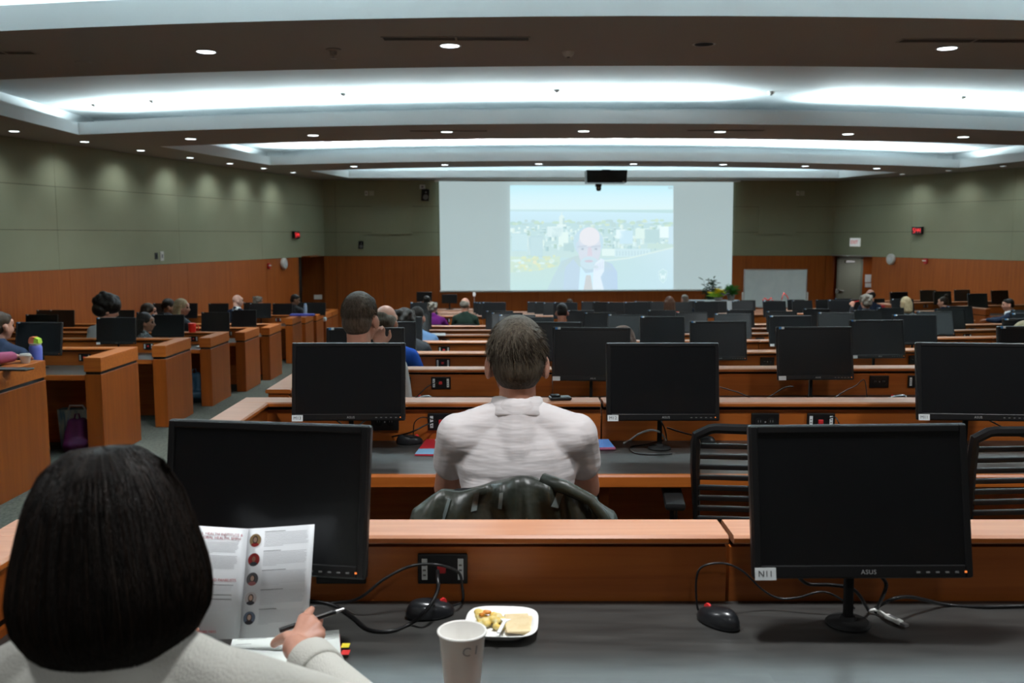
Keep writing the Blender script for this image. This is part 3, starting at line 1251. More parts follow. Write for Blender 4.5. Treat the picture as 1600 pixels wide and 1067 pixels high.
    b.cap(S[-1] + bv(.02, 0, -.01), S[1] + bv(-.02, 0, -.01), .045, .045, 0)
    me = b.mesh(voxel, 3 if voxel > .005 else 2, [skin, LIP if skin is not SKIN2 else SKIN2, EYED, hm])
    me.transform(inv)
    link_mesh('body', me, t)
    sh = Prims()
    sh.p = tor.p + slv.p
    me = sh.mesh(max(voxel, .0065), 6 if voxel < .01 else 3, None, .008)
    me.transform(inv)
    so = link_mesh('shirt', me, t, [top])
    me = leg.mesh(.016, 3, None, .006)
    me.transform(inv)
    link_mesh('trousers', me, t, [C_TROUS])
    for sx in (-1, 1):
        hip = pel + bv(sx * .085, .0, -.03)
        knee = Vector((hip.x, hip.y, seat + .07)) + bv(sx * .05, .38)
        ank = Vector((knee.x, knee.y, fl + .10)) + bv(0, -.02)
        m = MB()
        m.ell((0, .06, .042), (.046, .135, .040), C_SHOE, 14, 8)
        m.ell((0, -.01, .075), (.042, .055, .050), C_SHOE, 12, 8)
        so2 = m.build('shoe', t, smooth='all')
        so2.matrix_local = inv @ (Matrix.Translation((ank.x, ank.y, fl)) @ Bz.to_4x4())
    if style and not skip_hair:
        hp = hair_prims(style, Hm, hs)
        me = hp.mesh(max(voxel * .8, .006), 2, None)
        me.transform(inv)
        link_mesh('hair', me, t, [hm])
    if collar:
        m = MB()
        prof = [(.090, -.012), (.094, -.006), (.085, .018), (.078, .046), (.072, .051), (.066, .046), (.070, .015), (.080, -.012)]
        m.lathe(prof, collar, 32, close=True, sy=.92)
        c = m.build('collar', t, smooth='all')
        c.matrix_local = inv @ (Matrix.Translation(neck + bv(0, .004, .004)) @ Bz.to_4x4() @ Matrix.Rotation(R(-12), 4, 'X'))
    return dict(root=t, inv=inv, H=Hm, hc=hc, neck=neck, S=S, E=E_, W=W_, pel=pel, Bz=Bz, fl=fl, face=face, chest=chest)


def strands(name, parent, inv, paths, mats, r0=.0011, seg=3):
    """thin tapering hair strands as one mesh"""
    m = MB()
    for mtt in mats:
        m.mi(mtt)
    V, Fc, Mi = [], [], []
    for pts, mi in paths:
        o = len(V)
        n = len(pts)
        for i, p in enumerate(pts):
            d = (pts[min(i + 1, n - 1)] - pts[max(i - 1, 0)]).normalized()
            a = d.orthogonal().normalized()
            b = d.cross(a)
            r = r0 * (1 - .75 * i / (n - 1))
            for k in range(seg):
                w = 2 * PI * k / seg
                V.append(inv @ (p + a * r * math.cos(w) + b * r * math.sin(w)))
        for i in range(n - 1):
            for k in range(seg):
                Fc.append((o + i * seg + k, o + i * seg + (k + 1) % seg, o + (i + 1) * seg + (k + 1) % seg, o + (i + 1) * seg + k))
                Mi.append(mi)
    me = bpy.data.meshes.new(name)
    me.from_pydata([tuple(v) for v in V], [], Fc)
    for mtt in mats:
        me.materials.append(mtt)
    me.polygons.foreach_set('material_index', Mi)
    me.polygons.foreach_set('use_smooth', [True] * len(Fc))
    o = bpy.data.objects.new(name, me)
    COL.objects.link(o)
    o.parent = parent
    return o


def py(k):
    return ROWD[k] - .86


def lpy(i):
    return LROW[i][0] - .9


PEOPLE = []


def add(*a, **k):
    p = person(*a, **k)
    PEOPLE.append((p, a[0]))
    return p

# --- the man in the white polo
man = add("man in a white polo shirt seen from behind, sitting alone behind the first desk", 808, 498, 2.86, 0.0, pose='polo', hm=H_GREYBR, top=C_WHITE, long_sleeve=False,
          voxel=.006, w=1.12, collar=C_WHITE, hs=1.06, style='short', nod=-8, yaw=2, nd=.155, sd=.062)
Hm = man['H']


def scalp_strands(H, n, length, whorl, rr, seed=1, lift=.35, zmin=-.06, mats=2, thin=None):
    r = random.Random(seed)
    out = []
    R3 = H.to_3x3()
    while len(out) < n:
        th = r.uniform(0, 2 * PI)
        z = r.uniform(-.75, 1)
        q = math.sqrt(1 - z * z)
        d = Vector((q * math.cos(th), q * math.sin(th), z))
        pos = Vector((d.x * .0785 * 1.0, -.020 + d.y * .0965, .032 + d.z * .092))
        if pos.z < zmin and pos.y > -.04:
            continue
        if pos.y > .055 and pos.z < .075:
            continue
        if pos.z < -.055 - .02 * r.random():
            continue
        if abs(pos.x) > .066 and pos.z < .0 and pos.y > -.045:
            continue
        if thin and (pos - thin[0]).length < thin[1] and r.random() < thin[2]:
            continue
        nrm = Vector((d.x / .0785, d.y / .0965, d.z / .092)).normalized()
        fl = (pos - whorl)
        fl = fl - nrm * fl.dot(nrm)
        if fl.length < 1e-4:
            continue
        fl.normalize()
        fl = (fl + Vector((0, 0, -.35)) + Vector((r.uniform(-.35, .35), r.uniform(-.35, .35), r.uniform(-.3, .3)))).normalized()
        sw = nrm.cross(fl) * .35
        L = length * r.uniform(.6, 1.25)
        pts = []
        for i in range(4):
            t = i / 3
            pp = pos + nrm * (.001 + lift * L * math.sin(t * 2.0) * .5) + (fl + sw * t).normalized() * L * t
            pts.append(H @ pp)
        out.append((pts, r.randrange(mats)))
    return out


H_LT = hair_mat('light_brown_strands', (.10, .080, .055), (.17, .14, .10))
sp = scalp_strands(Hm, 5200, .034, Vector((.012, -.075, .105)), 0, 3, .30, mats=3, thin=(Vector((-.012, -.080, .092)), .030, .55))
strands('hair_strands', man['root'], man['inv'], sp, [H_GREYBR, H_LT, H_BROWN], .00095)

# --- the woman with the brochure
# hand with the pen: palm and five fingers, drawn where the photo shows it
def woman_hand():
    p = Prims()
    W = P(462, 1010, 1.655)
    K = [P(474, 966, 1.720), P(485, 969, 1.712), P(495, 978, 1.700), P(500, 992, 1.687)]          # knuckles, index to little finger
    for k in K:
        p.cap(W.lerp(k, .05), k, .0135, .0115)
    p.cap(K[0].lerp(W, .3), K[3].lerp(W, .3), .0115, .0105)
    p.cap(W, P(470, 1030, 1.615), .021, .024)
    mids = [P(487, 952, 1.755), P(500, 968, 1.740), P(503, 986, 1.720), P(500, 1004, 1.700)]
    tips = [P(478, 958, 1.750), P(497, 985, 1.730), P(499, 1005, 1.707), P(494, 1020, 1.690)]
    for i in range(4):
        p.cap(K[i], mids[i], .0088, .0076)
        p.cap(mids[i], tips[i], .0076, .0062)
    a, b, c = P(450, 995, 1.680), P(436, 1000, 1.705), P(428, 1006, 1.720)
    p.cap(W, a, .0145, .0125); p.cap(a, b, .0125, .0105); p.cap(b, c, .0105, .0085)
    return p


wh = woman_hand()

WY = 1.22
wr_R = {1: (P(585, 1135, 1.42), P(462, 1012, 1.655)), -1: (P(-60, 1240, 1.40), P(185, 1040, 1.56))}
wo = add("woman with a dark brown bob and cream sweater, reading an open brochure", 171, 705, WY, 0.0, style=None, hm=H_BROWN, top=C_CREAM, voxel=.0042,
         pose='desk', hs=1.0, nod=-16, roll=-2, sex='f', skip_hair=True, wrist=wr_R, w=.94, lean=.16, hand=wh, nd=.132, sd=.078)
H_WARM = hair_mat('warm_brown_strands', (.014, .0075, .0045), (.026, .014, .008))
# bob: an inner shell with long strands laid over it
BOB = [(.000, .128), (.045, .124), (.078, .100), (.101, .060), (.116, .010), (.127, -.035), (.131, -.066), (.127, -.096), (.110, -.124), (.085, -.148)]
Wm = Matrix.Translation(wo['hc'] + Vector((0, -.015, 0))) @ Matrix.Rotation(R(-4), 4, 'Y') @ Matrix.Rotation(R(-6), 4, 'X')


def bobpt(w, t, k=1.0):
    f = t * (len(BOB) - 1)
    i = min(int(f), len(BOB) - 2)
    a, b = BOB[i], BOB[i + 1]
    r = a[0] + (b[0] - a[0]) * (f - i)
    z = a[1] + (b[1] - a[1]) * (f - i)
    return Vector((math.cos(w) * r * k * .965, math.sin(w) * r * 1.0 * k, z * (1 if z < 0 else (1 - (1 - k)))))


m = MB()
vs, fs = [], []
NS, NT = 72, 26
for i in range(NT + 1):
    t = i / NT
    for k in range(NS):
        w = 2 * PI * k / NS
        rp = 1 + .012 * math.sin(w * 17 + 3 * math.sin(w * 3)) * min(1, t * 2)
        face_gap = .35 < (w / (2 * PI)) * 1 < -1
        vs.append(Wm @ (bobpt(w, t, .965 * rp)))
for i in range(NT):
    for k in range(NS):
        w = 2 * PI * (k + .5) / NS
        if i / NT > .46 and abs(w - PI / 2) < .62:
            continue        # the face side stays open
        fs.append((i * NS + k, i * NS + (k + 1) % NS, (i + 1) * NS + (k + 1) % NS, (i + 1) * NS + k))
m.add([wo['inv'] @ v for v in vs], fs, H_WARM)
sh = m.build('hair', wo['root'], smooth='all')
md = sh.modifiers.new('thick', 'SOLIDIFY')
md.thickness = .02
md.offset = -1
r = random.Random(11)
paths = []
for n in range(7000):
    w = r.uniform(0, 2 * PI)
    t0 = r.choice((0.0, .02, .05, .1, .2, .35)) + r.uniform(0, .1)
    t1 = 1.0 - abs(r.gauss(0, .035))
    if abs(w - PI / 2) < .62:
        t1 = min(t1, .46)
        if t0 > .4:
            continue
    k0 = r.uniform(.965, 1.015)
    ph = r.uniform(0, 6.28)
    pts = []
    for i in range(11):
        t = t0 + (t1 - t0) * i / 10
        ww = w + .05 * math.sin(3 * t + ph) * (1 - .3 * t)
        pts.append(Wm @ bobpt(ww, t, k0 + .006 * math.sin(5 * t + ph)))
    paths.append((pts, 0 if r.random() < .62 else (1 if r.random() < .8 else 2)))
H_COOL = hair_mat('cool_brown_strands', (.020, .015, .012), (.034, .027, .022))  # cooler brown strands mixed in at random
strands('hair_strands', sh, Matrix.Identity(4) @ wo['inv'], paths, [H_DARK, H_WARM, H_COOL], .0009)
# wide sweater neck and cuffs
m = MB()
for sx in (1, -1):
    e, wv = wo['E'][sx], wo['W'][sx]
    d = (wv - e).normalized()
    q = d.to_track_quat('Z', 'Y').to_matrix().to_4x4()
    c = MB()
    c.lathe([(.044, -.05), (.047, -.045), (.047, .0), (.044, .006), (.036, .006), (.036, -.05)], C_CREAM, 24, close=True)
    o = c.build('cuff', wo['root'], smooth='all')
    o.matrix_local = wo['inv'] @ Matrix.Translation(e.lerp(wv, .80)) @ q
c = MB()
c.lathe([(.062, .0), (.075, -.012), (.083, -.03), (.088, -.03), (.080, -.005), (.066, .010)], C_CREAM, 28, close=True)
o = c.build('neckband', wo['root'], smooth='all')
o.matrix_local = wo['inv'] @ Matrix.Translation(wo['neck'] + Vector((0, 0, -.005)))

# --- everyone further forward: (label, u, v(top), Y, floor, options)
CENTRE = [
    ("man with short dark hair and white shirt, hand on chin, behind the monitor tagged M13", 563, 457, 4.52, FLO[2], dict(style='fade', hm=H_ASH, top=C_WHITE2, pose='chin', yaw=-14, nod=-4, collar=C_WHITE2, voxel=.0075, hs=1.02)),
    ("balding man in a blue shirt, just beyond the man in the white shirt", 603, 476, 6.42, FLO[3], dict(style='balding', hm=H_GREYBR, top=C_BLUE, yaw=-20, nod=-8)),
    ("dark haired person beyond the balding man, partly behind monitors", 632, 483, 8.3, FLO[4], dict(style='fluffy', hm=H_DARK, top=C_DGREY, yaw=-5, hs=.95)),
    ("dark haired person in light blue, next to a sheet of white paper", 652, 479, 10.2, FLO[5], dict(style='short', hm=H_DARK, top=C_LBLUE, yaw=-10)),
    ("grey blond person in a purple top facing the screen", 676, 472, 16.0, FLO[8], dict(style='fluffy', hm=H_GREY, top=C_PURPLE, yaw=-25, hs=.85, sex='f')),
    ("grey haired man in a dark green jacket with bare desks before him", 727, 465, 16.1, FLO[8], dict(style='balding', hm=H_GREY, top=C_DGREEN, yaw=-22, pose='lap')),
    ("dark haired person at the front, under the tilted console monitor", 667, 462, 19.9, FLO[10], dict(style='short', hm=H_DARK, top=C_DGREY)),
    ("man in a royal blue sweater with head bent forward", 878, 474, 12.1, FLO[6], dict(style='short', hm=H_DARK, top=C_BLUE, nod=-24, hs=.98, w=1.1)),
    ("auburn haired woman bending down behind a monitor in mid room", 974, 511, 6.5, FLO[3], dict(style='bob', hm=H_RED, top=C_DGREY, nod=-20, yaw=-30, sex='f')),
    ("woman with straight brown hair seen from behind, near an orange cup", 1046, 463, 16.0, FLO[8], dict(style='bob', hm=H_RED, top=C_DGREY, sex='f', hs=.95)),
    ("grey haired man near the tall plant, only his head showing", 1070, 460, 19.9, FLO[10], dict(style='short', hm=H_GREY, top=C_NAVY, yaw=20, hs=.95)),
    ("brown haired person in the front row below the screen", 890, 467, 21.8, FLO[11], dict(style='short', hm=H_BROWN, top=C_DGREY, yaw=10)),
    ("grey haired woman holding up a red pen", 1353, 461, 16.6, FLO[8], dict(style='fluffy', hm=H_GREY, top=C_DGREY, pose='raise', sex='f', yaw=10)),
    ("man in a dark blue jacket beyond the woman with the red pen", 1360, 452, 18.6, FLO[9], dict(style='balding', hm=H_DARK, top=C_NAVY, yaw=15)),
    ("blond woman with straight hair by the red box", 1415, 464, 16.7, FLO[8], dict(style='bob', hm=H_BLOND, top=C_PATT, sex='f', yaw=12)),
    ("woman with her hair in a bun, turned to the screen", 1474, 463, 18.9, FLO[9], dict(style='bun', hm=H_BROWN, top=C_NAVY, sex='f', yaw=50, hs=.95)),
    ("man in a dark suit facing the screen in profile, by the far side wall", 1576, 466, 16.1, CZ + RZ[0] - LED, dict(style='short', hm=H_DARK, top=C_NAVY, face=45, yaw=30, collar=C_WHITE2, hs=.92)),
    ("light haired person half hidden behind a monitor at the far edge", 1602, 503, 6.45, FLO[3], dict(style='bob', hm=H_BLOND, top=C_DGREY, sex='f', nod=-14)),
]
LEFT = [
    ("person in a dusty pink fleece with an arm on the nearest end panel", -154, 470, 6.02, LFLO[0], dict(style='bob', hm=H_BROWN, top=C_PINK, sex='f', x=-3.96, wrist={1: ((-3.79, 6.36, LFLO[0] + .965), (-3.62, 6.70, LFLO[0] + .955))})),
    ("person in navy with brown hair tied by a band, at the far edge", 0, 487, 7.9, LFLO[1], dict(style='short', hm=H_BROWN, top=C_NAVY, yaw=-25, sex='f')),
    ("man with thick curly dark hair and light grey hoodie, leaning over", 168, 465, 11.5, LFLO[3] + .05, dict(style='curly', hm=H_DARK, top=C_GREY, yaw=-60, nod=-22, hs=1.16, w=1.15, side=-.22)),
    ("woman with long dark braids in a speckled grey top, in profile", 227, 488, 11.7, LFLO[3], dict(style='braids', hm=H_DARK, skin=SKIN2, top=C_PATT, face=-40, yaw=-40, sex='f', side=.08)),
    ("brown haired person beyond the woman with braids", 232, 474, 13.7, LFLO[4], dict(style='bob', hm=H_BROWN, top=C_DGREY, face=-30, yaw=-45, sex='f', side=-.12)),
    ("person with black hair under a dark wrap, beside the blond woman", 264, 467, 15.3, LFLO[5], dict(style='wrap', hm=H_DARK, skin=SKIN2, top=C_DGREY, face=-30, yaw=-40, sex='f')),
    ("blond woman with glasses pushed up, in profile behind the red cup", 284, 467, 13.6, LFLO[4], dict(style='bob', hm=H_BLOND, top=C_DGREY, face=-40, yaw=-45, sex='f', side=.1)),
    ("bald man in a dark suit turned to the screen", 371, 460, 18.2, LFLO[6], dict(style=None, hm=H_GREY, skin=SKIN3, top=C_NAVY, face=-25, yaw=-35, collar=C_WHITE2)),
    ("grey haired person beyond the bald man", 403, 463, 19.7, LFLO[7], dict(style='fluffy', hm=H_GREY, top=C_DGREY, face=-20, yaw=-35, hs=.9)),
    ("man with black hair leaning forward near the wall plate", 461, 460, 21.2, LFLO[8], dict(style='short', hm=H_DARK, skin=SKIN2, top=C_DGREY, face=-20, yaw=-50, nod=-16)),
]
for lab, u, v, Y, fl, kw in CENTRE + LEFT:
    kw = dict(kw)
    kw.setdefault('voxel', .011 if Y < 12 else .013)
    add(lab, u, v, Y, fl, **kw)

# strands over the man behind M13
p3 = PEOPLE[2][0]
strands('hair_strands', p3['root'], p3['inv'], scalp_strands(p3['H'], 2600, .014, Vector((.0, -.06, .11)), 0, 5, .6, mats=2), [H_ASH, H_GREYBR], .0011)

# ------------------------------------------------------------------ chairs
def make_chair():
    t = bpy.data.objects.new('task_chair', None)
    COL.objects.link(t)
    m = MB()
    for k in range(5):
        w = 2 * PI * k / 5 + .3
        d = Vector((math.cos(w), math.sin(w), 0))
        m.tube([d * .03 + Vector((0, 0, .105)), d * .30 + Vector((0, 0, .07))], .02, BLACK, 8, r1=.014)
    m.build('base', t, smooth=True)
    for k in range(5):
        w = 2 * PI * k / 5 + .3
        c = MB()
        T = Matrix.Translation((.30 * math.cos(w), .30 * math.sin(w), .028)) @ Matrix.Rotation(w, 4, 'Z') @ Matrix.Rotation(PI / 2, 4, 'X')
        c.lathe([(.0, -.022), (.027, -.022), (.028, -.01), (.028, .01), (.027, .022), (0, .022)], BLACK, 14, T)
        c.build('caster', t, smooth=True)
    m = MB()
    m.tube([(0, 0, .08), (0, 0, .40)], .026, BLACK, 12)
    m.box((-.10, -.09, .385), (.10, .09, .415), BLACKM, .008)
    m.build('column', t, smooth=True)
    m = MB()
    m.box((-.235, -.22, .415), (.235, .24, .462), C_DGREY, .022)
    m.build('seat', t, smooth=True)
    # back: rounded frame with horizontal slats
    m = MB()
    path = []
    for k in range(25):
        a = PI * k / 24
        path.append((.215 * math.cos(a) ** 1 if abs(math.cos(a)) < .8 else .215 * (1 if math.cos(a) > 0 else -1), -.235 - .02 * math.sin(a), .80 + .125 * min(1, math.sin(a) * 1.6)))
    path = [(.20, -.215, .55)] + path + [(-.20, -.215, .55), (.20, -.215, .55)]
    m.tube(path, .017, BLACK, 8)
    m.tube([(0, -.05, .41), (0, -.20, .44), (0, -.235, .60), (0, -.23, .75)], .018, BLACK, 8)
    m.build('back_frame', t, smooth=True)
    for k in range(9):
        z = .585 + k * .034
        s = MB()
        s.box((-.205, -.244, z), (.205, -.228, z + .017), BLACK, .004)
        s.build('back_slat', t)
    for sx in (-1, 1):
        m = MB()
        m.tube([(sx * .22, -.05, .43), (sx * .265, -.05, .46), (sx * .27, -.05, .63)], .014, BLACK, 8)
        m.box((sx * .27 - .035, -.16, .625), (sx * .27 + .035, .10, .652), BLACKM, .010)
        m.build('armrest', t, smooth=True)
    return t


chair0 = make_chair()
chair_used = [False]


def put_chair(x, y, z, rz, label, group='black task chairs'):
    c = chair0 if not chair_used[0] else copy_tree(chair0)
    chair_used[0] = True
    c.location = (x, y, z)
    c.rotation_euler = (0, 0, R(rz))
    return tag(c, label, 'chair', group)


for n_, (p, lab) in enumerate(PEOPLE):
    off = p['Bz'] @ Vector((0, .02, 0))
    short = lab.split(',')[0]
    w = short.split()
    ch = put_chair(p['pel'].x + off.x, p['pel'].y + off.y, p['fl'], p['face'], 'black chair under the ' + ' '.join(w[:11]))
    if n_ == 0:
        ch.scale = (1, 1, .93)
ca = put_chair(.845, 3.22, 0, -6, "empty black slatted chair between the polo man and the monitor tagged N11")
cb = put_chair(1.69, 3.20, 0, 4, "empty black slatted chair behind the monitor tagged N11, below the M11 tag")
ca.scale = cb.scale = (1, 1, 1.035)

# ------------------------------------------------------------------ jacket over the polo man's chair
def jacket():
    t = empty('jacket', "dark olive green rain jacket hung over the chair of the polo man", 'jacket', (man['pel'].x, man['pel'].y - .23, .45))
    yb = man['pel'].y + .02 - .245
    xc = man['pel'].x
    nu, nv = 44, 26
    prof = lambda a: None
    def outer(u, v):
        # u -1..1 across, v 0 (front flap) .. 1 (bottom at the back)
        top = .902 - .035 * abs(u) ** 2.2 + .012 * math.sin(u * 5 + 1) - (.05 * max(0, abs(u) - .72) / .28)
        half = .285
        x = xc - .01 + u * half
        if v < .22:
            a = v / .22
            y = yb + .055 * (1 - a)
            z = top - .16 * (1 - a) ** 1.4
        else:
            a = (v - .22) / .78
            z = top - .46 * a
            x += u * .085 * min(1, a * 1.5)
            y = yb - .03 * math.sin(min(1, a * 2) * PI / 2) - .022
        fold = .017 * math.sin(u * 9 + 4 * v + 1.3 * math.sin(v * 6)) + .013 * math.sin(u * 15 - 9 * v + 2 * math.sin(3 * u)) + .020 * noise.noise(Vector((u * 4, v * 5, 2)))
        y -= abs(fold) * 1.5 * (1 if v > .22 else .3)
        z += .008 * noise.noise(Vector((u * 3, 7, v * 3)))
        return Vector((x, y, z))
    vs = [outer(-1 + 2 * i / nu, j / nv) for j in range(nv + 1) for i in range(nu + 1)]
    fs = [(j * (nu + 1) + i, j * (nu + 1) + i + 1, (j + 1) * (nu + 1) + i + 1, (j + 1) * (nu + 1) + i) for j in range(nv) for i in range(nu)]
    m = MB().add(vs, fs, C_OLIVE)
    b = m.build('shell', t, smooth='all')
    md = b.modifiers.new('thick', 'SOLIDIFY')
    md.thickness = .006
    C_GLINT = mat('grey_fold_glint', (.13, .16, .155), .4)  # pale patches stand in for light caught on the jacket's folds
    for (u0, v0, u1, v1, w) in ((-.62, .26, -.66, .42, .03), (-.36, .25, -.37, .34, .055), (-.33, .44, -.30, .62, .075), (-.12, .26, -.13, .34, .035), (-.1, .42, -.12, .52, .045), (.45, .25, .37, .33, .07), (-.96, .55, -.80, .62, .06)):
        q = MB()
        n = 6
        pts = []
        for i in range(n + 1):
            a = i / n
            for s in (-1, 1):
                pp = outer(u0 + (u1 - u0) * a + s * w * .5, v0 + (v1 - v0) * a)
                pts.append(pp + Vector((0, -.0045, .002)))
        q.add(pts, [(2 * i, 2 * i + 1, 2 * i + 3, 2 * i + 2) for i in range(n)], C_GLINT)
        o = q.build('fold_glint', t, smooth='all')
    # hood folded at the collar
    q = MB()
    q.tube([outer(.28, .2) + Vector((0, -.02, -.0)), outer(.5, .22) + Vector((0, -.03, .006)), outer(.74, .24) + Vector((0, -.035, 0)), outer(.92, .3) + Vector((0, -.03, 0))], .022, C_OLIVE, 10, r1=.014)
    q.build('hood', t, smooth='all')
    for c in t.children:
        c.location = -t.location


jacket()
# epaulette strap seen on the polo man's shoulder is a phone-like black object on the ledge beyond it
m = MB()
c = P(880, 628, 3.80)
m.box((-.045, -.03, 0), (.045, .03, .014), BLACK, .006)
m.box((-.04, -.02, .014), (.0, .02, .022), BLACKM, .004)
o = m.build('sunglasses_case', None, (.20, 3.82, LED + .0005), rot=(0, 0, R(8)))
tag(o, "small black case lying on the ledge by the polo man's shoulder", 'case')

# ------------------------------------------------------------------ projection screen
def vc_emit(name, strength):
    m = bpy.data.materials.new(name)
    m.use_nodes = True
    nt = m.node_tree
    b = nt.nodes['Principled BSDF']
    a = nt.nodes.new('ShaderNodeVertexColor')
    a.layer_name = 'Col'
    b.inputs['Base Color'].default_value = (.02, .02, .02, 1)
    b.inputs['Roughness'].default_value = .9
    b.inputs['Specular IOR Level'].default_value = .05
    nt.links.new(a.outputs['Color'], b.inputs['Emission Color'])
    b.inputs['Emission Strength'].default_value = strength
    return m


def s2l(c):
    return tuple(((x / 255) / 12.92 if x / 255 < .04045 else ((x / 255 + .055) / 1.055) ** 2.4) for x in c)


SCR_S = 1.06
SCRM = mat('projector_lit_screen', (.30, .33, .33), .9, spec=.05, emit=s2l((158, 176, 178)), emit_s=SCR_S)
PICM = vc_emit('projected_image', 1.2)


def build_screen():
    Y = 28.28
    tl, tr, br, bl = P(686, 283.5, Y), P(1146, 284.5, Y + .35), P(1143, 451.5, Y + .35), P(688.5, 454, Y)
    t = empty('projection_screen', "wide white projection screen on the front wall showing a video call", 'screen', ((bl + br) / 2))
    inv = Matrix.Translation(-((bl + br) / 2))
    back = Vector((0, .05, 0))
    m = MB()
    m.add([inv @ v for v in (tl, tr, br, bl, tl + back, tr + back, br + back, bl + back)], [(0, 1, 2, 3), (4, 5, 6, 7), (0, 1, 5, 4), (1, 2, 6, 5), (2, 3, 7, 6), (3, 0, 4, 7)], SCRM)
    m.build('screen_surface', t)
    m = MB()
    z = bl.z
    m.tube([inv @ (bl + Vector((-.02, .0, -.03))), inv @ (br + Vector((.02, 0, -.03)))], .03, WHITE, 10)
    m.build('bottom_bar', t, smooth=True)
    m = MB()
    m.box(tuple(inv @ (tl + Vector((-.15, .04, .0)))), tuple(inv @ (tr + Vector((.15, -.10, .14)))), COVE, .01)
    m.build('screen_housing', t)
    # picture plane: coordinates of a 1600 x 1035 frame
    c00, c10, c11, c01 = P(797, 289.3, Y), P(1052, 290.3, Y + .27), P(1052, 451.8, Y + .27), P(797.5, 453.3, Y)

    def q(x, y, k=0):
        a, b = (x + 15) / 1600, (y + 0) / 1025
        top = c00.lerp(c10, a)
        bot = c01.lerp(c11, a)
        return inv @ (top.lerp(bot, b) + Vector((0, -.004 - .0012 * k, 0)))
    V, Fc, Cs = [], [], []

    def poly(pts, cols, k):
        if isinstance(cols[0], (int, float)):
            cols = [cols] * len(pts)
        o = len(V)
        for p, c in zip(pts, cols):
            V.append(q(p[0], p[1], k))
            Cs.append(s2l(tuple(v * .70 + q_ * .30 for v, q_ in zip(c, (208, 230, 234)))))
        Fc.append(tuple(range(o, o + len(pts))))

    def rect(x0, y0, x1, y1, c, k, c2=None):
        c2 = c2 or c
        poly([(x0, y0), (x1, y0), (x1, y1), (x0, y1)], [c, c, c2, c2], k)

    def ov(cx, cy, rx, ry, c, k, n=28, pw=1.0, c2=None):
        pts = []
        for i in range(n):
            w = 2 * PI * i / n
            a, b = math.cos(w), math.sin(w)
            pts.append((cx + rx * math.copysign(abs(a) ** pw, a), cy + ry * math.copysign(abs(b) ** pw, b)))
        poly(pts, [c if not c2 else tuple(c[j] + (c2[j] - c[j]) * (p[1] - cy + ry) / (2 * ry) for j in range(3)) for p in pts], k)
    X0, X1 = -15, 1585
    rect(X0, 0, X1, 110, (172, 222, 234), 0, (196, 228, 236))
    rect(X0, 110, X1, 235, (196, 228, 236), 0, (208, 230, 232))
    rect(X0, 235, X1, 255, (176, 208, 212), 0, (182, 212, 218))
    rect(X0, 255, X1, 370, (188, 220, 234), 0, (184, 214, 226))
    rect(X0, 360, X1, 720, (170, 202, 206), 0, (182, 208, 206))
    rect(X0, 700, X1, 1025, (178, 208, 212), 0, (174, 206, 214))
    poly([(600, 240), (1000, 236), (1585, 234), (1585, 268), (1300, 262), (900, 258)], (170, 204, 206), 1)
    r = random.Random(12)
    for i in range(60):
        x = r.uniform(X0, 1560)
        y = r.uniform(345, 380) if x < 900 else r.uniform(340, 400)
        ov(x, y, r.uniform(14, 40), r.uniform(8, 20), r.choice([(160, 194, 184), (176, 204, 182), (190, 210, 184), (168, 196, 196)]), 1, 9)
    for i in range(260):
        x = r.uniform(X0, 1530)
        y = r.uniform(385, 610)
        w = r.uniform(12, 42)
        h = r.uniform(12, 52)
        c = r.choice([(206, 228, 228), (214, 232, 226), (158, 192, 196), (168, 200, 204), (190, 218, 220), (152, 186, 190), (196, 216, 204), (160, 192, 180)])
        x1 = min(x + w, 1583)
        rect(x, y, x1, y + h, c, 2 + i * .006)
        rect(x + w * .6, y, x1, y + h, tuple(v - 12 for v in c), 2.003 + i * .006)
        rect(x - 2, y - 5, x1, y, (212, 230, 230), 2.003 + i * .006)
    # larger blocks seen in the picture
    for (x, y, x1, y1, c) in ((0, 470, 150, 640, (176, 208, 214)), (150, 490, 300, 700, (168, 198, 204)), (150, 490, 182, 680, (212, 228, 222)), (345, 400, 500, 500, (206, 226, 226)),
                              (392, 415, 490, 500, (162, 192, 196)), (455, 455, 552, 580, (214, 232, 226)), (505, 560, 610, 640, (164, 194, 196)), (1020, 430, 1110, 520, (218, 234, 236)),
                              (1055, 440, 1185, 570, (184, 214, 228)), (1210, 420, 1310, 520, (208, 228, 220)), (1300, 430, 1450, 560, (166, 196, 198)), (1450, 400, 1540, 512, (222, 236, 236)),
                              (1535, 400, 1584, 580, (186, 212, 226)), (1005, 620, 1360, 700, (190, 216, 222)), (880, 620, 1010, 690, (212, 230, 226)), (1330, 570, 1580, 620, (180, 206, 198))):
        rect(x, y, x1, y1, c, 4)
    for k in range(9):
        rect(190 + k * 12, 505, 195 + k * 12, 690, (186, 212, 216), 4.3)
        rect(5, 482 + k * 17, 148, 488 + k * 17, (196, 220, 222), 4.3)
    for k in range(11):
        rect(1020 + k * 30, 640, 1032 + k * 30, 690, (172, 200, 208), 4.3)
    # domed capitol
    rect(440, 378, 530, 402, (214, 230, 228), 4.5)
    rect(462, 318, 512, 380, (208, 226, 222), 4.6)
    ov(487, 320, 25, 34, (210, 228, 224), 4.7)
    rect(482, 262, 491, 300, (208, 226, 224), 4.7)
    rect(497, 318, 516, 380, (170, 198, 198), 4.8)
    # shore, trees, water
    poly([(X0, 690), (300, 720), (470, 690), (470, 800), (250, 850), (X0, 870)], (188, 210, 190), 4.4)
    for i in range(50):
        ov(r.uniform(X0 + 20, 440), r.uniform(690, 840), r.uniform(14, 34), r.uniform(9, 20), r.choice([(206, 214, 170), (196, 208, 172), (216, 214, 178), (204, 226, 222), (176, 204, 188)]), 4.6, 9)
    poly([(X0, 850), (250, 835), (480, 780), (480, 1025), (X0, 1025)], [(180, 208, 202)] * 3 + [(176, 208, 206)] * 2, 5)
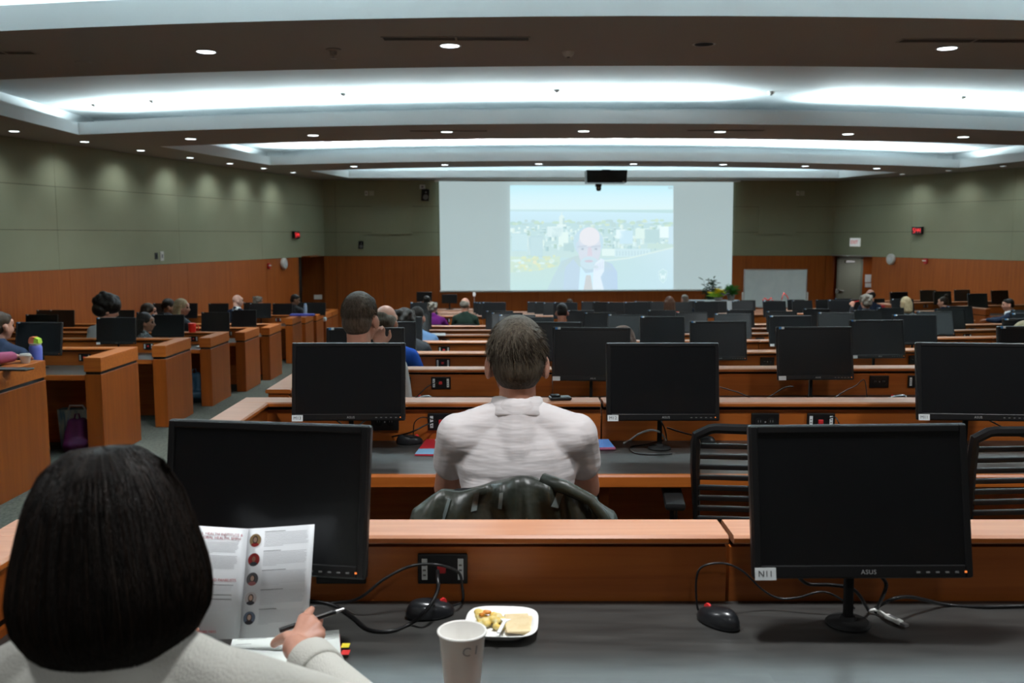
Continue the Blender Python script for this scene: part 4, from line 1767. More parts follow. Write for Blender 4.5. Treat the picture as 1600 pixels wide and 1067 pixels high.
    poly([(860, 745), (1150, 715), (1585, 612), (1585, 1025), (860, 1025)], [(176, 206, 210), (178, 208, 212), (188, 214, 224), (178, 208, 220), (174, 206, 210)], 5)
    poly([(880, 735), (1150, 706), (1585, 602), (1585, 616), (1150, 720), (880, 750)], (204, 222, 218), 5.2)
    # man in the call: suit, shirt, tie, head, glasses, hand
    poly([(340, 1025), (420, 860), (480, 740), (620, 690), (700, 680), (860, 720), (980, 770), (1030, 850), (1035, 1025)], [(172, 198, 206)] * 3 + [(174, 194, 196)] * 3 + [(166, 190, 218)] * 3, 6)
    poly([(500, 1025), (520, 800), (600, 720), (660, 800), (650, 1025)], (172, 194, 214), 6.1)
    poly([(668, 790), (720, 860), (800, 850), (870, 1025), (650, 1025)], (192, 222, 238), 6.3)
    poly([(725, 880), (770, 880), (790, 1025), (700, 1025)], (186, 186, 188), 6.5)
    ov(748, 555, 148, 150, (176, 204, 218), 6.5)
    ov(757, 610, 112, 205, (206, 208, 220), 6.8, c2=(196, 200, 214))
    ov(760, 500, 100, 92, (222, 216, 222), 6.9)
    ov(645, 600, 20, 55, (186, 202, 218), 6.9)
    ov(757, 760, 90, 62, (186, 208, 220), 7.0)
    ov(752, 742, 42, 12, (192, 176, 192), 7.2)
    poly([(745, 600), (775, 600), (788, 690), (735, 690)], (206, 190, 204), 7.1)
    for cx in (690, 822):
        ov(cx, 622, 42, 24, (196, 202, 214), 7.1)
        ov(cx, 622, 14, 8, (142, 152, 170), 7.3)
        poly([(cx - 46, 592), (cx + 44, 586), (cx + 44, 596), (cx - 46, 602)], (172, 180, 196), 7.3)
    poly([(640, 608), (870, 602), (870, 606), (640, 612)], (170, 182, 200), 7.35)
    poly([(790, 1025), (796, 830), (815, 760), (870, 715), (905, 730), (902, 840), (868, 900), (900, 1025)], (214, 224, 236), 7.6)
    for k in range(4):
        poly([(800 + k * 26, 790 - k * 14), (822 + k * 22, 775 - k * 16), (836 + k * 20, 830 - k * 6), (812 + k * 22, 842 - k * 6)], (206, 214, 230), 7.7 + k * .02)
    ov(820, 800, 26, 14, (190, 204, 216), 7.85)
    # crest with the letter W
    def crest(s, c, k):
        pts = [(1482 + s * x, 895 + s * y) for x, y in ((-44, -52), (-20, -62), (0, -80), (20, -62), (44, -52), (44, -10), (36, 30), (0, 72), (-36, 30), (-44, -10))]
        poly(pts, c, k)
    crest(1.0, (204, 226, 230), 6)
    crest(.88, (176, 208, 212), 6.2)
    for (a, b) in (((-26, -30), (-13, 28)), ((-13, 28), (0, -14)), ((0, -14), (13, 28)), ((13, 28), (26, -30))):
        poly([(1482 + a[0] - 6, 895 + a[1]), (1482 + a[0] + 6, 895 + a[1]), (1482 + b[0] + 6, 895 + b[1]), (1482 + b[0] - 6, 895 + b[1])], (216, 234, 236), 6.4)
    rect(1535, 10, 1580, 30, (140, 176, 190), 2)
    for k in range(3):
        rect(1540 + k * 13, 15, 1549 + k * 13, 25, (190, 215, 222), 2.3)
    me = bpy.data.meshes.new('projected_picture')
    me.from_pydata([tuple(v) for v in V], [], Fc)
    at = me.color_attributes.new('Col', 'FLOAT_COLOR', 'POINT')
    at.data.foreach_set('color', [x for c in Cs for x in (*c, 1.0)])
    me.materials.append(PICM)
    o = bpy.data.objects.new('projected_picture', me)
    COL.objects.link(o)
    o.parent = t
    tag(o, "projected video of a bearded man resting his chin, city and lake behind")


build_screen()


# ------------------------------------------------------------------ wall fittings
def on_left(u, v, off=.035):
    Y = wall_u(u, 'L')
    p = P(u, v, Y)
    return Vector((wall_left_x(Y) + off, Y, p.z))


def on_right(u, v, off=.035):
    Y = wall_u(u, 'R')
    p = P(u, v, Y)
    return Vector((9.95 + .456 * (28.9 - Y) - off, Y, p.z))


def on_front(u, v, off=.055):
    Y = front_y((u - 800) / F * 28.6)
    p = P(u, v, Y - off)
    return p


AL = math.atan2(1, -.223) - 0        # heading helpers
RZL = R(90) - math.atan(.223)        # object's -Y face turned to look along +X for the left wall
RZR = -(R(90) - math.atan(.456))


def seven(m, ch, x, y, s, mt, yy):
    segs = {'5': 'afgcd', '4': 'fgbc', '1': 'bc', '2': 'abged', '0': 'abcdef', '3': 'abgcd'}[ch]
    w, h = .55 * s, s
    g = .1 * s
    R_ = {'a': (-w / 2, h / 2 - g / 2, w / 2, h / 2 + g / 2), 'd': (-w / 2, -h / 2 - g / 2, w / 2, -h / 2 + g / 2), 'g': (-w / 2, -g / 2, w / 2, g / 2),
          'f': (-w / 2 - g / 2, 0, -w / 2 + g / 2, h / 2), 'e': (-w / 2 - g / 2, -h / 2, -w / 2 + g / 2, 0), 'b': (w / 2 - g / 2, 0, w / 2 + g / 2, h / 2), 'c': (w / 2 - g / 2, -h / 2, w / 2 + g / 2, 0)}
    for k in segs:
        a = R_[k]
        m.box((x + a[0], yy - .002, y + a[1]), (x + a[2], yy, y + a[3]), mt)


REDLED = mat('red_led', (.4, .01, .01), .4, emit=(1, .03, .04), emit_s=1.6)


def led_clock(p, rz, label):
    t = empty('wall_clock', label, 'clock', p, rz, 'red digit wall clocks')
    m = MB()
    m.box((-.17, -.085, -.105), (.17, .0, .105), BLACK, .012)
    m.build('housing', t)
    m = MB()
    for x, ch in ((-.085, '5'), (.015, '4'), (.095, '4')):
        seven(m, ch, x, 0, .11, REDLED, -.086)
    for z in (-.025, .025):
        m.box((-.04, -.088, z - .006), (-.028, -.086, z + .006), REDLED)
    m.build('digits', t)


led_clock(on_left(460.5, 367), RZL, "black digital clock with red figures on the wall above the left block")
led_clock(on_right(1433, 360), RZR, "black digital clock with red figures on the wall beyond the EXIT sign")
# EXIT sign
p = on_right(1336, 378.5)
t = empty('exit_sign', "white EXIT sign with red letters above the open doorway", 'sign', p, RZR)
m = MB(); m.box((-.19, -.06, -.125), (.19, 0, .125), mat('lit_sign_face', (.7, .7, .68), .5, emit=(.8, .85, .85), emit_s=.35), .008); m.build('sign_box', t)
m = MB(); text_into(m, 'EXIT', .15, mat('exit_red', (.6, .03, .03), .4, emit=(1, .05, .05), emit_s=.25), Matrix.Translation((0, -.0615, -.0)) @ FACE_CAM, .001, .95); m.build('exit_letters', t)


def strobe(p, rz, label):
    t = empty('fire_alarm', label, 'alarm', p, rz, 'red fire alarms')
    m = MB(); m.box((-.06, -.05, -.06), (.06, 0, .07), REDPL, .01); m.build('body', t)
    m = MB(); m.box((-.075, -.075, -.002), (.045, -.045, .028), WHITE, .006); m.build('strobe_lens', t)
    m = MB(); m.box((-.03, -.055, -.075), (.03, -.01, -.058), REDPL, .004); m.build('horn', t)


strobe(on_left(418, 415.5), RZL, "red fire alarm on the wood panelling above the left block")
strobe(on_right(1447, 408), RZR, "red fire alarm on the wood panelling beyond the doorway")


def round_unit(p, rz, label):
    t = empty('wall_speaker', label, 'wall fixture', p, rz, 'white rounded wall fixtures')
    m = MB()
    T = Matrix.Rotation(PI / 2, 4, 'X')
    m.lathe([(0, 0), (.13, 0), (.14, .02), (.14, .07), (.125, .095), (.08, .105), (0, .108)], WHITE, 32, T @ Matrix.Diagonal((1, 1.12, 1, 1)))
    m.build('cover', t, smooth=True)
    m = MB()
    m.lathe([(0, .106), (.06, .106), (.06, .112), (0, .114)], COVE, 24, T)
    m.build('lens', t, smooth=True)


round_unit(on_left(440.5, 412), RZL, "white rounded wall fixture at the end of the left panelling")
round_unit(on_right(1393.5, 405), RZR, "white rounded wall fixture beside the doorway panelling")


def plate(p, rz, w, h, mt, label, name='wall_plate', detail=True, cat='wall plate', grp='small wall plates'):
    t = empty(name, label, cat, p, rz, grp)
    m = MB(); m.box((-w / 2, -.012, -h / 2), (w / 2, 0, h / 2), mt, .003); m.build('cover_plate', t)
    if detail:
        m = MB()
        m.box((-w * .18, -.018, -h * .2), (w * .18, -.011, h * .2), GREYPL if mt is not BLACK else BLACKM, .002)
        m.build('insert', t)


plate(on_left(243.5, 400), RZL, .10, .14, BLACK, "small dark wall plate above the left panelling, beside a white one")
plate(on_left(252.5, 400), RZL, .12, .20, WHITE, "small white wall plate above the left panelling")
plate(on_front(572.5, 302), 0, .09, .14, WHITE, "narrow white wall plate high on the front wall, speaker side")
plate(on_front(580.5, 302), 0, .15, .14, mat('beige_plate', (.5, .52, .42), .5), "square beige wall plate high on the front wall, speaker side", detail=False)
plate(on_front(1246.5, 302), 0, .08, .14, WHITE, "narrow white wall plate high on the front wall above the whiteboard")
plate(on_front(1253.5, 302), 0, .14, .14, MATS['beige_plate'], "square beige wall plate high on the front wall above the whiteboard", detail=False)
plate(on_front(1307.5, 454.5), 0, .09, .14, WHITE, "white light switch plate by the open doorway", 'light_switch')
p = P(497, 464, 27.2)
plate(p, 0, .24, .13, WHITE, "white wall plate on the dark recessed panelling", detail=False)
p = on_front(660, 292)
plate(p, 0, .17, .13, PAPER, "white square notice above the corner loudspeaker", 'notice_plate')


def speaker(p, rz, s, label):
    t = empty('loudspeaker', label, 'loudspeaker', p, rz, 'black wall loudspeakers')
    m = MB()
    m.prism([(-.11 * s, -.0), (-.13 * s, -.16 * s), (.13 * s, -.16 * s), (.11 * s, 0)], 2, -.20 * s, .20 * s, BLACKM, Matrix.Translation((0, -.10, 0)) @ Matrix.Rotation(R(14), 4, 'X'))
    m.build('cabinet', t)
    m = MB()
    T = Matrix.Translation((0, -.10, 0)) @ Matrix.Rotation(R(14), 4, 'X') @ Matrix.Translation((0, -.16 * s, 0)) @ Matrix.Rotation(PI / 2, 4, 'X')
    m.lathe([(.0, .001), (.05 * s, .003), (.085 * s, .012), (.095 * s, .006), (.095 * s, 0)], GREYPL, 20, T @ Matrix.Translation((0, -.06 * s, 0)))
    m.lathe([(.0, .001), (.03 * s, .008), (.035 * s, 0)], GREYPL, 16, T @ Matrix.Translation((0, .11 * s, 0)))
    m.build('cone', t, smooth=True)
    m = MB(); m.box((-.03, -.11, -.04), (.03, .0, .04), BLACK); m.build('bracket', t)


speaker(on_front(661, 304, .09), R(25), .85, "black loudspeaker high on the front wall close to the screen")
speaker(on_front(561.5, 382, .09), R(25), .55, "small black loudspeaker low on the green front wall")

# door in the vestibule, papers on its wall
e0 = wall_u(1362, 'R')
p = P(1325, 455, 30.2)
t = empty('door_1', None, None, (p.x, 30.33, FRONT_FLOOR))
tag(t, kind='structure')
DOORM = mat('grey_green_door', (.30, .33, .26), .5)
m = MB(); m.box((-.30, -.05, 0), (.42, 0, 2.05), DOORM, .004); m.build('door_leaf', t)
m = MB()
for a, b in (((-.36, -.06, 0), (-.30, 0, 2.12)), ((.42, -.06, 0), (.48, 0, 2.12)), ((-.36, -.06, 2.05), (.48, 0, 2.12))):
    m.box(a, b, mat('door_frame_paint', (.22, .24, .19), .5))
m.build('door_frame', t)
m = MB(); m.box((-.26, -.11, 1.0), (-.12, -.05, 1.03), METAL, .006); m.build('door_handle', t)
m = MB(); m.box((-.1, -.10, 1.93), (.2, -.05, 2.0), METAL, .006); m.build('door_closer', t)
px = wall_right_x(e0)
for i, (v0, v1) in enumerate(((429, 441), (442.5, 449))):
    a = P(1352.5, v0, e0 - .04); b = P(1361, v1, e0 - .04)
    Yp = e0 + .0
    o = MB().box((-.10, -.006, -(a.z - b.z) / 2), (.10, 0, (a.z - b.z) / 2), PAPER).build('posted_notice', None, (px - .055 + .035, e0 + 1.0 - i * .0, (a.z + b.z) / 2), rot=(0, 0, 0))
    # the notices hang on the side of the opening facing the camera
    bx = P(1357, (v0 + v1) / 2, 30.3)
    o.location = (bx.x, 30.34, bx.z)
    o.scale = (1.0, 1, 1.12)
    tag(o, ["upper sheet of paper posted beside the doorway", "small lower sheet of paper posted beside the doorway"][i], 'notice')

# whiteboard on wheels
tl, br = P(1164, 421.5, 27.0), P(1258.5, 474, 27.0)
t = empty('whiteboard', "large white mobile whiteboard standing against the front wood panelling", 'whiteboard', ((tl.x + br.x) / 2, 27.0, FRONT_FLOOR))
wd, z1, z0 = (br.x - tl.x), tl.z - FRONT_FLOOR, .75
WB = mat('whiteboard_enamel', (.62, .70, .70), .25, var=(3, (1, 1, 1), (.55, .64, .65), .35, .7))
m = MB(); m.box((-wd / 2, -.015, z0), (wd / 2, .015, z1), WB); m.build('writing_surface', t)
m = MB()
for a, b in (((-wd / 2 - .02, -.022, z0), (-wd / 2, .022, z1)), ((wd / 2, -.022, z0), (wd / 2 + .02, .022, z1)), ((-wd / 2 - .02, -.022, z1), (wd / 2 + .02, .022, z1 + .02)), ((-wd / 2 - .02, -.022, z0 - .02), (wd / 2 + .02, .022, z0))):
    m.box(a, b, METAL)
m.build('board_frame', t)
for sx in (-1, 1):
    m = MB()
    m.box((sx * (wd / 2 + .045) - .02, -.02, .08), (sx * (wd / 2 + .045) + .02, .02, z0 + .42), WHITE)
    m.box((sx * (wd / 2 + .045) - .02, -.28, .05), (sx * (wd / 2 + .045) + .02, .28, .09), WHITE)
    m.build('stand_leg', t)
    for sy in (-1, 1):
        m = MB().lathe([(0, -.015), (.035, -.015), (.035, .015), (0, .015)], BLACK, 14, Matrix.Translation((sx * (wd / 2 + .045), sy * .25, .035)) @ Matrix.Rotation(PI / 2, 4, 'Y'))
        m.build('caster', t)
m = MB(); m.box((-.5, -.08, z0 - .03), (.5, -.02, z0 - .015), METAL); m.build('pen_tray', t)

# ceiling projector
p = P(947, 268, 23.8)
t = empty('projector', "black projector hanging under the last ceiling band in front of the screen", 'projector', (p.x, 23.9, HC))
h = .36
w = .50
m = MB(); m.prism([(-w * 1.02, 0), (w * 1.02, 0), (w * .98, -h + .05), (-w * 1.0, -h + .05)], 1, -.35, .35, BLACK, Matrix.Translation((0, 0, -.03))); m.build('housing', t)
m = MB(); m.box((-.1, -.1, -.035), (.1, .1, 0), BLACKM); m.build('ceiling_mount', t)
m = MB(); m.box((w * .78, -.352, -h + .03), (w * .9, -.349, -h + .05), WHITE); m.build('badge', t)
m = MB(); m.lathe([(0, 0), (.07, 0), (.075, -.1), (.05, -.11), (0, -.11)], BLACK, 18, Matrix.Translation((-.25, .36, -.2)) @ Matrix.Rotation(PI / 2, 4, 'X')); m.build('lens', t, smooth=True)
t = empty('camera', "small black camera hanging just below the projector", 'camera', (P(936, 279, 23.7).x, 23.7, HC - h - .01))
t.name = 'conference_camera'
m = MB(); m.box((-.09, -.09, -.07), (.06, .09, .0), BLACK, .01); m.build('base', t)
m = MB(); m.lathe([(0, -.07), (.05, -.06), (.07, 0), (.05, .06), (0, .07)], BLACK, 16, Matrix.Translation((-.01, -.03, -.11))); m.build('head', t, smooth=True)
m = MB(); m.lathe([(0, 0), (.03, 0), (.03, .03), (0, .03)], GREYPL, 14, Matrix.Translation((-.01, -.09, -.11)) @ Matrix.Rotation(PI / 2, 4, 'X')); m.build('lens', t)

# ------------------------------------------------------------------ ceiling fittings
GLOW = mat('downlight_glow', (.8, .85, .85), .4, emit=(.85, .96, 1.0), emit_s=6.0)
GLOWL = mat('downlight_glow_soft', (.8, .85, .85), .4, emit=(.85, .96, 1.0), emit_s=1.1)
VENT = mat('vent_dark', (.03, .026, .022), .7)


def downlight(u, v, lit, r, Z, label, spot=0.0, aim=None):
    q = PZ(u, v, Z)
    t = empty('downlight', label, 'ceiling light', (q.x, q.y, Z), 0, 'round recessed ceiling lights')
    m = MB()
    m.lathe([(r * .86, -.002), (r, -.006), (r * 1.06, -.002), (r * 1.06, .004), (r * .86, .004)], METAL, 28, close=True)
    m.build('trim_ring', t, smooth=True)
    m = MB()
    m.lathe([(0, -.0035), (r * .86, -.0025), (r * .86, .003), (0, .003)], GLOW if lit == 2 else GLOWL if lit == 1 else BLACKM, 24)
    m.build('lamp_lens', t)
    if spot:
        l = bpy.data.lights.new('downlight_and_fill_beam', 'SPOT')
        l.energy = spot
        l.color = (.88, .97, 1.0)
        l.spot_size = R(120 if aim else 150)
        l.spot_blend = 1.0
        l.shadow_soft_size = .14
        o = bpy.data.objects.new('downlight_and_fill_beam', l)
        COL.objects.link(o)
        o.location = (q.x, q.y, Z - .02)
        if aim:
            o.rotation_euler = Vector(aim).to_track_quat('-Z', 'Y').to_euler()


BAND = ['nearest ceiling band', 'second ceiling band', 'third ceiling band', 'wall side of the ceiling']
for i, (u, v, lit) in enumerate([(322, 81, 2), (703, 71.5, 2), (1100, 69, 0), (1480, 75.5, 2)]):
    downlight(u, v, lit, .095, HC, f"{'unlit' if not lit else 'lit'} round downlight, {ORD[i]} along the nearest ceiling band", 460 if lit else 0)
for i, (u, v) in enumerate([(298, 217), (489, 211.5), (698, 206), (912, 205), (1125, 206), (1325, 209.5), (1505, 214)]):
    downlight(u, v, 2, .10, HC, f"round downlight, {ORD[i]} along the second ceiling band", 430)
for i, (u, v) in enumerate([(553, 260), (695, 257.5), (842, 256), (990, 256), (1130, 257), (1258, 259.5), (1370, 263)]):
    downlight(u, v, 2, .10, HC, f"small round downlight, {ORD[i]} along the third ceiling band", 380)
for i, (u, v) in enumerate([(22, 205), (132, 221.5), (220, 235), (297, 246.5), (359, 255.5), (412, 263), (458, 269.5)]):
    downlight(u, v, 2, .085, HC, f"small wall washing downlight, {ORD[i]} in the row above the green side wall", 48, (-.35, .08, -1))
for i, (u, v) in enumerate([(1410, 272), (1482, 266.5), (1567, 259.5)]):
    downlight(u, v, 1, .085, HC, f"small wall washing downlight, {ORD[i]} in the row above the EXIT side wall", 48, (.35, .16, -1))
for i, (u, v) in enumerate([(287, 157.5), (695, 144), (1040, 143.5), (1318, 148.5)]):
    downlight(u, v, 1, .085, HU - .004, f"round fitting, {ORD[i]} inside the big white cove")
for i, (u, v) in enumerate([(690, 220.3), (920, 219.5), (1108, 220), (1312, 225.5)]):
    downlight(u, v, 1, .085, HU - .004, f"round fitting, {ORD[i]} inside the farther white cove")


# unseen beams without fittings, added overhead and behind to brighten the near rows
n_ = 0
for y_ in (1.95, -1.6, -4.2):
    for x_ in (-5.2, -2.6, 0.0, 2.6, 5.2):
        l = bpy.data.lights.new('downlight_and_fill_beam', 'SPOT')
        l.energy = 310 if y_ > 0 else 170
        l.color = (.95, .98, 1.0)
        l.spot_size = R(150)
        l.spot_blend = 1.0
        l.shadow_soft_size = .14
        o = bpy.data.objects.new('downlight_and_fill_beam', l)
        COL.objects.link(o)
        o.location = (x_ + .3, y_, HC - .02)
l = bpy.data.lights.new('vestibule_fill', 'AREA')  # added fill with no visible source, lifts the dark vestibule
l.energy = 8
l.size = .5
o = bpy.data.objects.new('vestibule_fill', l)
COL.objects.link(o)
o.location = (11.3, 29.4, ZW - .05)


def detector(u, v, Z, r, label, name='smoke_detector'):
    q = PZ(u, v, Z)
    t = empty(name, label, 'detector', (q.x, q.y, Z), 0, 'small round ceiling detectors')
    m = MB(); m.lathe([(0, -.045), (r * .5, -.045), (r * .85, -.03), (r, -.012), (r, 0), (0, 0)], WHITE if name == 'smoke_detector' else GREYPL, 20)
    m.build('cover', t, smooth=True)
    m = MB(); m.lathe([(0, -.056), (r * .25, -.054), (r * .3, -.044), (0, -.044)], GREYPL, 12); m.build('sensor', t, smooth=True)


for i, (u, v, Z) in enumerate([(888, 81, HC), (238, 157, HU), (537, 146, HU), (870, 140, HU), (1205, 143, HU), (1504, 151, HU), (148, 163, HU)]):
    detector(u, v, Z, .055, "white disc on the nearest dark ceiling band" if i == 0 else f"small disc in the big white cove, {ORD[i - 1]} of six")
q = PZ(521, 77, HC)
t = empty('sprinkler_head', "dark pointed sprinkler head on the nearest ceiling band", 'sprinkler', (q.x, q.y, HC))
m = MB(); m.lathe([(.07, 0), (.068, -.008), (.03, -.02), (.028, -.05), (.008, -.06), (0, -.06)], SOFFIT, 20); m.build('escutcheon', t, smooth=True)
m = MB(); m.lathe([(0, -.085), (.03, -.083), (.03, -.079), (.006, -.077), (.006, -.058), (0, -.058)], METAL, 14); m.build('deflector', t, smooth=True)
q = PZ(130, 97, HC)
o = MB().lathe([(0, -.012), (.07, -.01), (.08, 0), (0, 0)], SOFFIT, 20).build('cover_cap', None, (q.x, q.y, HC)); tag(o, "flat round cover on the dark ceiling band, same colour as it", 'ceiling cover')


def vent(u0, u1, v, Z, label):
    a, b = PZ(u0, v, Z), PZ(u1, v, Z)
    t = empty('air_vent', label, 'air vent', ((a.x + b.x) / 2, a.y, Z), 0, 'slot air vents in the ceiling bands')
    L = (b.x - a.x) / 2
    m = MB()
    for y in (-.075, .065):
        m.box((-L, y, -.006), (L, y + .012, .004), SOFFIT)
    for x in (-L, L - .012):
        m.box((x, -.075, -.006), (x + .012, .077, .004), SOFFIT)
    m.build('vent_frame', t)
    m = MB()
    m.box((-L + .01, -.064, -.003), (L - .01, .066, .003), VENT)
    m.build('vent_slot', t)
    n = max(2, int(L * 2 / .6))
    for k in range(1, n):
        x = -L + 2 * L * k / n
        m = MB(); m.box((x - .008, -.064, -.006), (x + .008, .066, -.001), SOFFIT); m.build('divider', t)


vent(-40, 55, 82, HC, "dark slot air vent at the far end of the nearest band, above the left block")
vent(597, 828, 60, HC, "long slot air vent in the middle of the nearest ceiling band")
vent(1405, 1640, 63, HC, "slot air vent on the nearest ceiling band, above the right desks")
vent(640, 762, 204.3, HC, "slot air vent on the second ceiling band, before the screen's near side")
vent(1073, 1195, 203.5, HC, "slot air vent on the second ceiling band, before the whiteboard")
vent(950, 1035, 254, HC, "slot air vent on the third ceiling band behind the projector")

# ------------------------------------------------------------------ things on the desks
DZ0 = DT            # desk top height of the two level rows near the camera


def cable(name, pts, r, m, label, cat='cable', parts=None):
    # smooth path through the points
    P_ = [Vector(p) for p in pts]
    out = []
    n = len(P_)
    for i in range(n - 1):
        p0, p1, p2, p3 = P_[max(i - 1, 0)], P_[i], P_[i + 1], P_[min(i + 2, n - 1)]
        for k in range(7):
            t = k / 7
            out.append(.5 * ((2 * p1) + (-p0 + p2) * t + (2 * p0 - 5 * p1 + 4 * p2 - p3) * t * t + (-p0 + 3 * p1 - 3 * p2 + p3) * t ** 3))
    out.append(P_[-1])
    mb = MB().tube(out, r, m, 8)
    o = mb.build(name, smooth='all')
    return tag(o, label, cat)


def make_mouse():
    t = bpy.data.objects.new('computer_mouse', None)
    COL.objects.link(t)
    m = MB()
    vs, fs = [], []
    NU, NV = 20, 10
    for j in range(NV + 1):
        for i in range(NU):
            w = 2 * PI * i / NU
            f = j / NV
            k = math.cos(f * PI / 2) ** .55 if f < 1 else 0
            x = .030 * math.cos(w) * k
            y = .055 * math.sin(w) * k
            x *= 1 - .12 * math.cos(w * 2) * 0
            z = .006 + .032 * math.sin(f * PI / 2) * (1 - .25 * (y / .055))
            vs.append((x, y, z))
    for j in range(NV):
        for i in range(NU):
            fs.append((j * NU + i, j * NU + (i + 1) % NU, (j + 1) * NU + (i + 1) % NU, (j + 1) * NU + i))
    o = len(vs)
    for i in range(NU):
        w = 2 * PI * i / NU
        vs.append((.028 * math.cos(w), .052 * math.sin(w), 0))
    for i in range(NU):
        fs.append((o + i, o + (i + 1) % NU, (i + 1) % NU, i))
    fs.append(tuple(o + i for i in range(NU))[::-1])
    m.add(vs, fs, mat('mouse_shell', (.012, .013, .015), .3, coat=.2))
    m.build('shell', t, smooth='all')
    m = MB().lathe([(0, -.003), (.008, -.003), (.008, .003), (0, .003)], mat('red_wheel', (.5, .02, .02), .4, emit=(1, .05, .05), emit_s=.12), 14, Matrix.Translation((0, .030, .030)) @ Matrix.Rotation(PI / 2, 4, 'Y'))
    m.build('scroll_wheel', t)
    return t


mouse0 = make_mouse()
mu = [False]


def put_mouse(x, y, z, rz, label):
    o = mouse0 if not mu[0] else copy_tree(mouse0)
    mu[0] = True
    o.location = (x, y, z)
    o.rotation_euler = (0, 0, R(rz))
    return tag(o, label, 'computer mouse', 'black computer mice')


def dsk(u, v, z=DZ0):
    return PZ(u, v, z)


a = dsk(1122, 975)
put_mouse(a.x, a.y, DZ0, 38, "black mouse with a red wheel on the nearest desk, by the N11 monitor")
a = dsk(672, 962)
put_mouse(a.x, a.y, DZ0, -75, "black mouse between the outlet plate and the food plate")
a = dsk(640, 693)
put_mouse(a.x, a.y, DZ0, -80, "black mouse beside the red booklet")
a = dsk(1098, 695)
put_mouse(a.x, a.y, DZ0, 60, "black mouse with a red wheel next to the empty slatted chair")
a = PZ(1366, 611, FLO[2] + DT)
put_mouse(a.x, ROWD[2] - .14, FLO[2] + DT, 80, "black mouse on the third row under the outlet panel")
a = PZ(672, 611, FLO[2] + DT)
put_mouse(a.x, ROWD[2] - .16, FLO[2] + DT, 70, "black mouse on the third row, just over the polo man's ledge")

B6 = .0035
z = DZ0 + B6
# cables of the nearest row
cable('monitor_cable', [P(395, 930, 1.95), dsk(470, 948, z) , dsk(520, 942, z), P(560, 935, 2.0), P(600, 905, 2.0), P(640, 885, 2.02), P(680, 882, 2.0), P(715, 893, 2.02), P(722, 915, 2.02), dsk(722, 940, z), dsk(700, 948, z)], .0032, BLACK, "black cable arching over the outlet plate to the mouse")
cable('power_cable', [P(684, 892, 2.03), P(684, 903, 1.985), P(683, 925, 1.96), P(665, 955, 1.93), dsk(640, 975, z), dsk(610, 986, z), dsk(575, 983, z), dsk(552, 965, z), dsk(520, 945, z), dsk(480, 938, z)], .0042, BLACK, "thick black cable hanging from the outlet plate onto the desk")
cable('mouse_cable', [dsk(1094, 958, z), P(1089, 945, 2.0), P(1088, 905, 2.0), P(1098, 885, 2.0), P(1130, 880, 2.0), P(1160, 892, 2.01), P(1190, 920, 2.02), P(1215, 934, 2.02), P(1245, 934, 2.01), P(1290, 925, 2.0), dsk(1335, 950, z)], .0024, BLACK, "thin black mouse cable looping up behind the mouse by N11")
cable('monitor_cable', [P(1245, 898, 1.93), P(1262, 912, 1.96), P(1300, 914, 1.97), P(1335, 922, 1.97), dsk(1358, 955, z)], .0040, BLACK, "black cable drooping below the N11 monitor, number tag side")
cable('monitor_cable', [P(1372, 896, 1.93), P(1384, 910, 1.94), P(1382, 925, 1.94), dsk(1368, 955, z)], .0042, BLACK, "short curved black cable below the N11 monitor's lettering")
cable('power_cable', [dsk(1368, 950, z), P(1395, 936, 1.97), P(1425, 933, 2.0), dsk(1480, 945, z), dsk(1540, 948, z), dsk(1620, 946, z)], .0042, BLACK, "black cable running along the desk's back to the edge")
# usb plug
t = empty('usb_plug', "white USB plug and cable under the N11 monitor", 'usb plug', dsk(1380, 965, DZ0))
t.rotation_euler = (0, 0, R(24))
m = MB(); m.box((-.007, -.052, .003), (.007, -.008, .013), WHITE, .003); m.build('plug_body', t)
m = MB(); m.box((-.0055, -.066, .005), (.0055, -.052, .0105), METAL); m.build('metal_tip', t)
m = MB(); m.tube([(0, -.008, .008), (0, .008, .010), (-.006, .02, .012), (-.012, .03, .006)], .0035, WHITE, 8); m.build('cord', t, smooth='all')
m = MB(); m.box((-.004, -.040, .0125), (.004, -.018, .0136), GREYPL); m.build('trident_mark', t)

# cables of the second row
zz = DZ0 + .003
cable('usb_cable', [dsk(975, 692, zz), dsk(985, 687, zz), P(1000, 677, 3.62), P(1018, 672, 3.63), P(1032, 676, 3.63), dsk(1040, 688, zz)], .0040, WHITE, "white cable arching on the desk under the M12 monitor")
cable('data_cable', [dsk(1040, 686, zz), dsk(1010, 694, zz), dsk(985, 698, zz), dsk(990, 707, zz), dsk(1015, 710, zz), dsk(1050, 709, zz)], .0028, BLACK, "black cable looped on the desk under the M12 monitor")
cable('power_cable', [P(1042, 668, 3.65), P(1075, 678, 3.66), dsk(1110, 683, zz), dsk(1190, 684, zz), dsk(1290, 684, zz)], .0032, BLACK, "black cable running behind the empty slatted chair")
cable('monitor_cable', [P(1030, 655, 3.6), P(1038, 668, 3.62), dsk(1042, 687, zz)], .0032, BLACK, "short black cable dropping from the M12 monitor")
cable('data_cable', [P(682, 658, 3.745), P(665, 664, 3.70), P(640, 676, 3.68), dsk(600, 684, zz), dsk(560, 686, zz)], .0034, BLACK, "black cable from the outlet plate beside the red booklet")
cable('data_cable', [P(680, 656, 3.745), P(660, 652, 3.70), P(648, 660, 3.70), P(646, 675, 3.7), dsk(646, 690, zz)], .0022, BLACK, "thin black cable curling down to the mouse by the red booklet")
cable('monitor_cable', [P(520, 652, 3.6), P(540, 668, 3.64), dsk(556, 684, zz)], .0032, BLACK, "black cable under the M13 monitor, slanting one way")
cable('monitor_cable', [P(578, 652, 3.6), P(562, 664, 3.64), dsk(548, 684, zz)], .0034, GREYPL, "grey cable under the M13 monitor, crossing a black one")
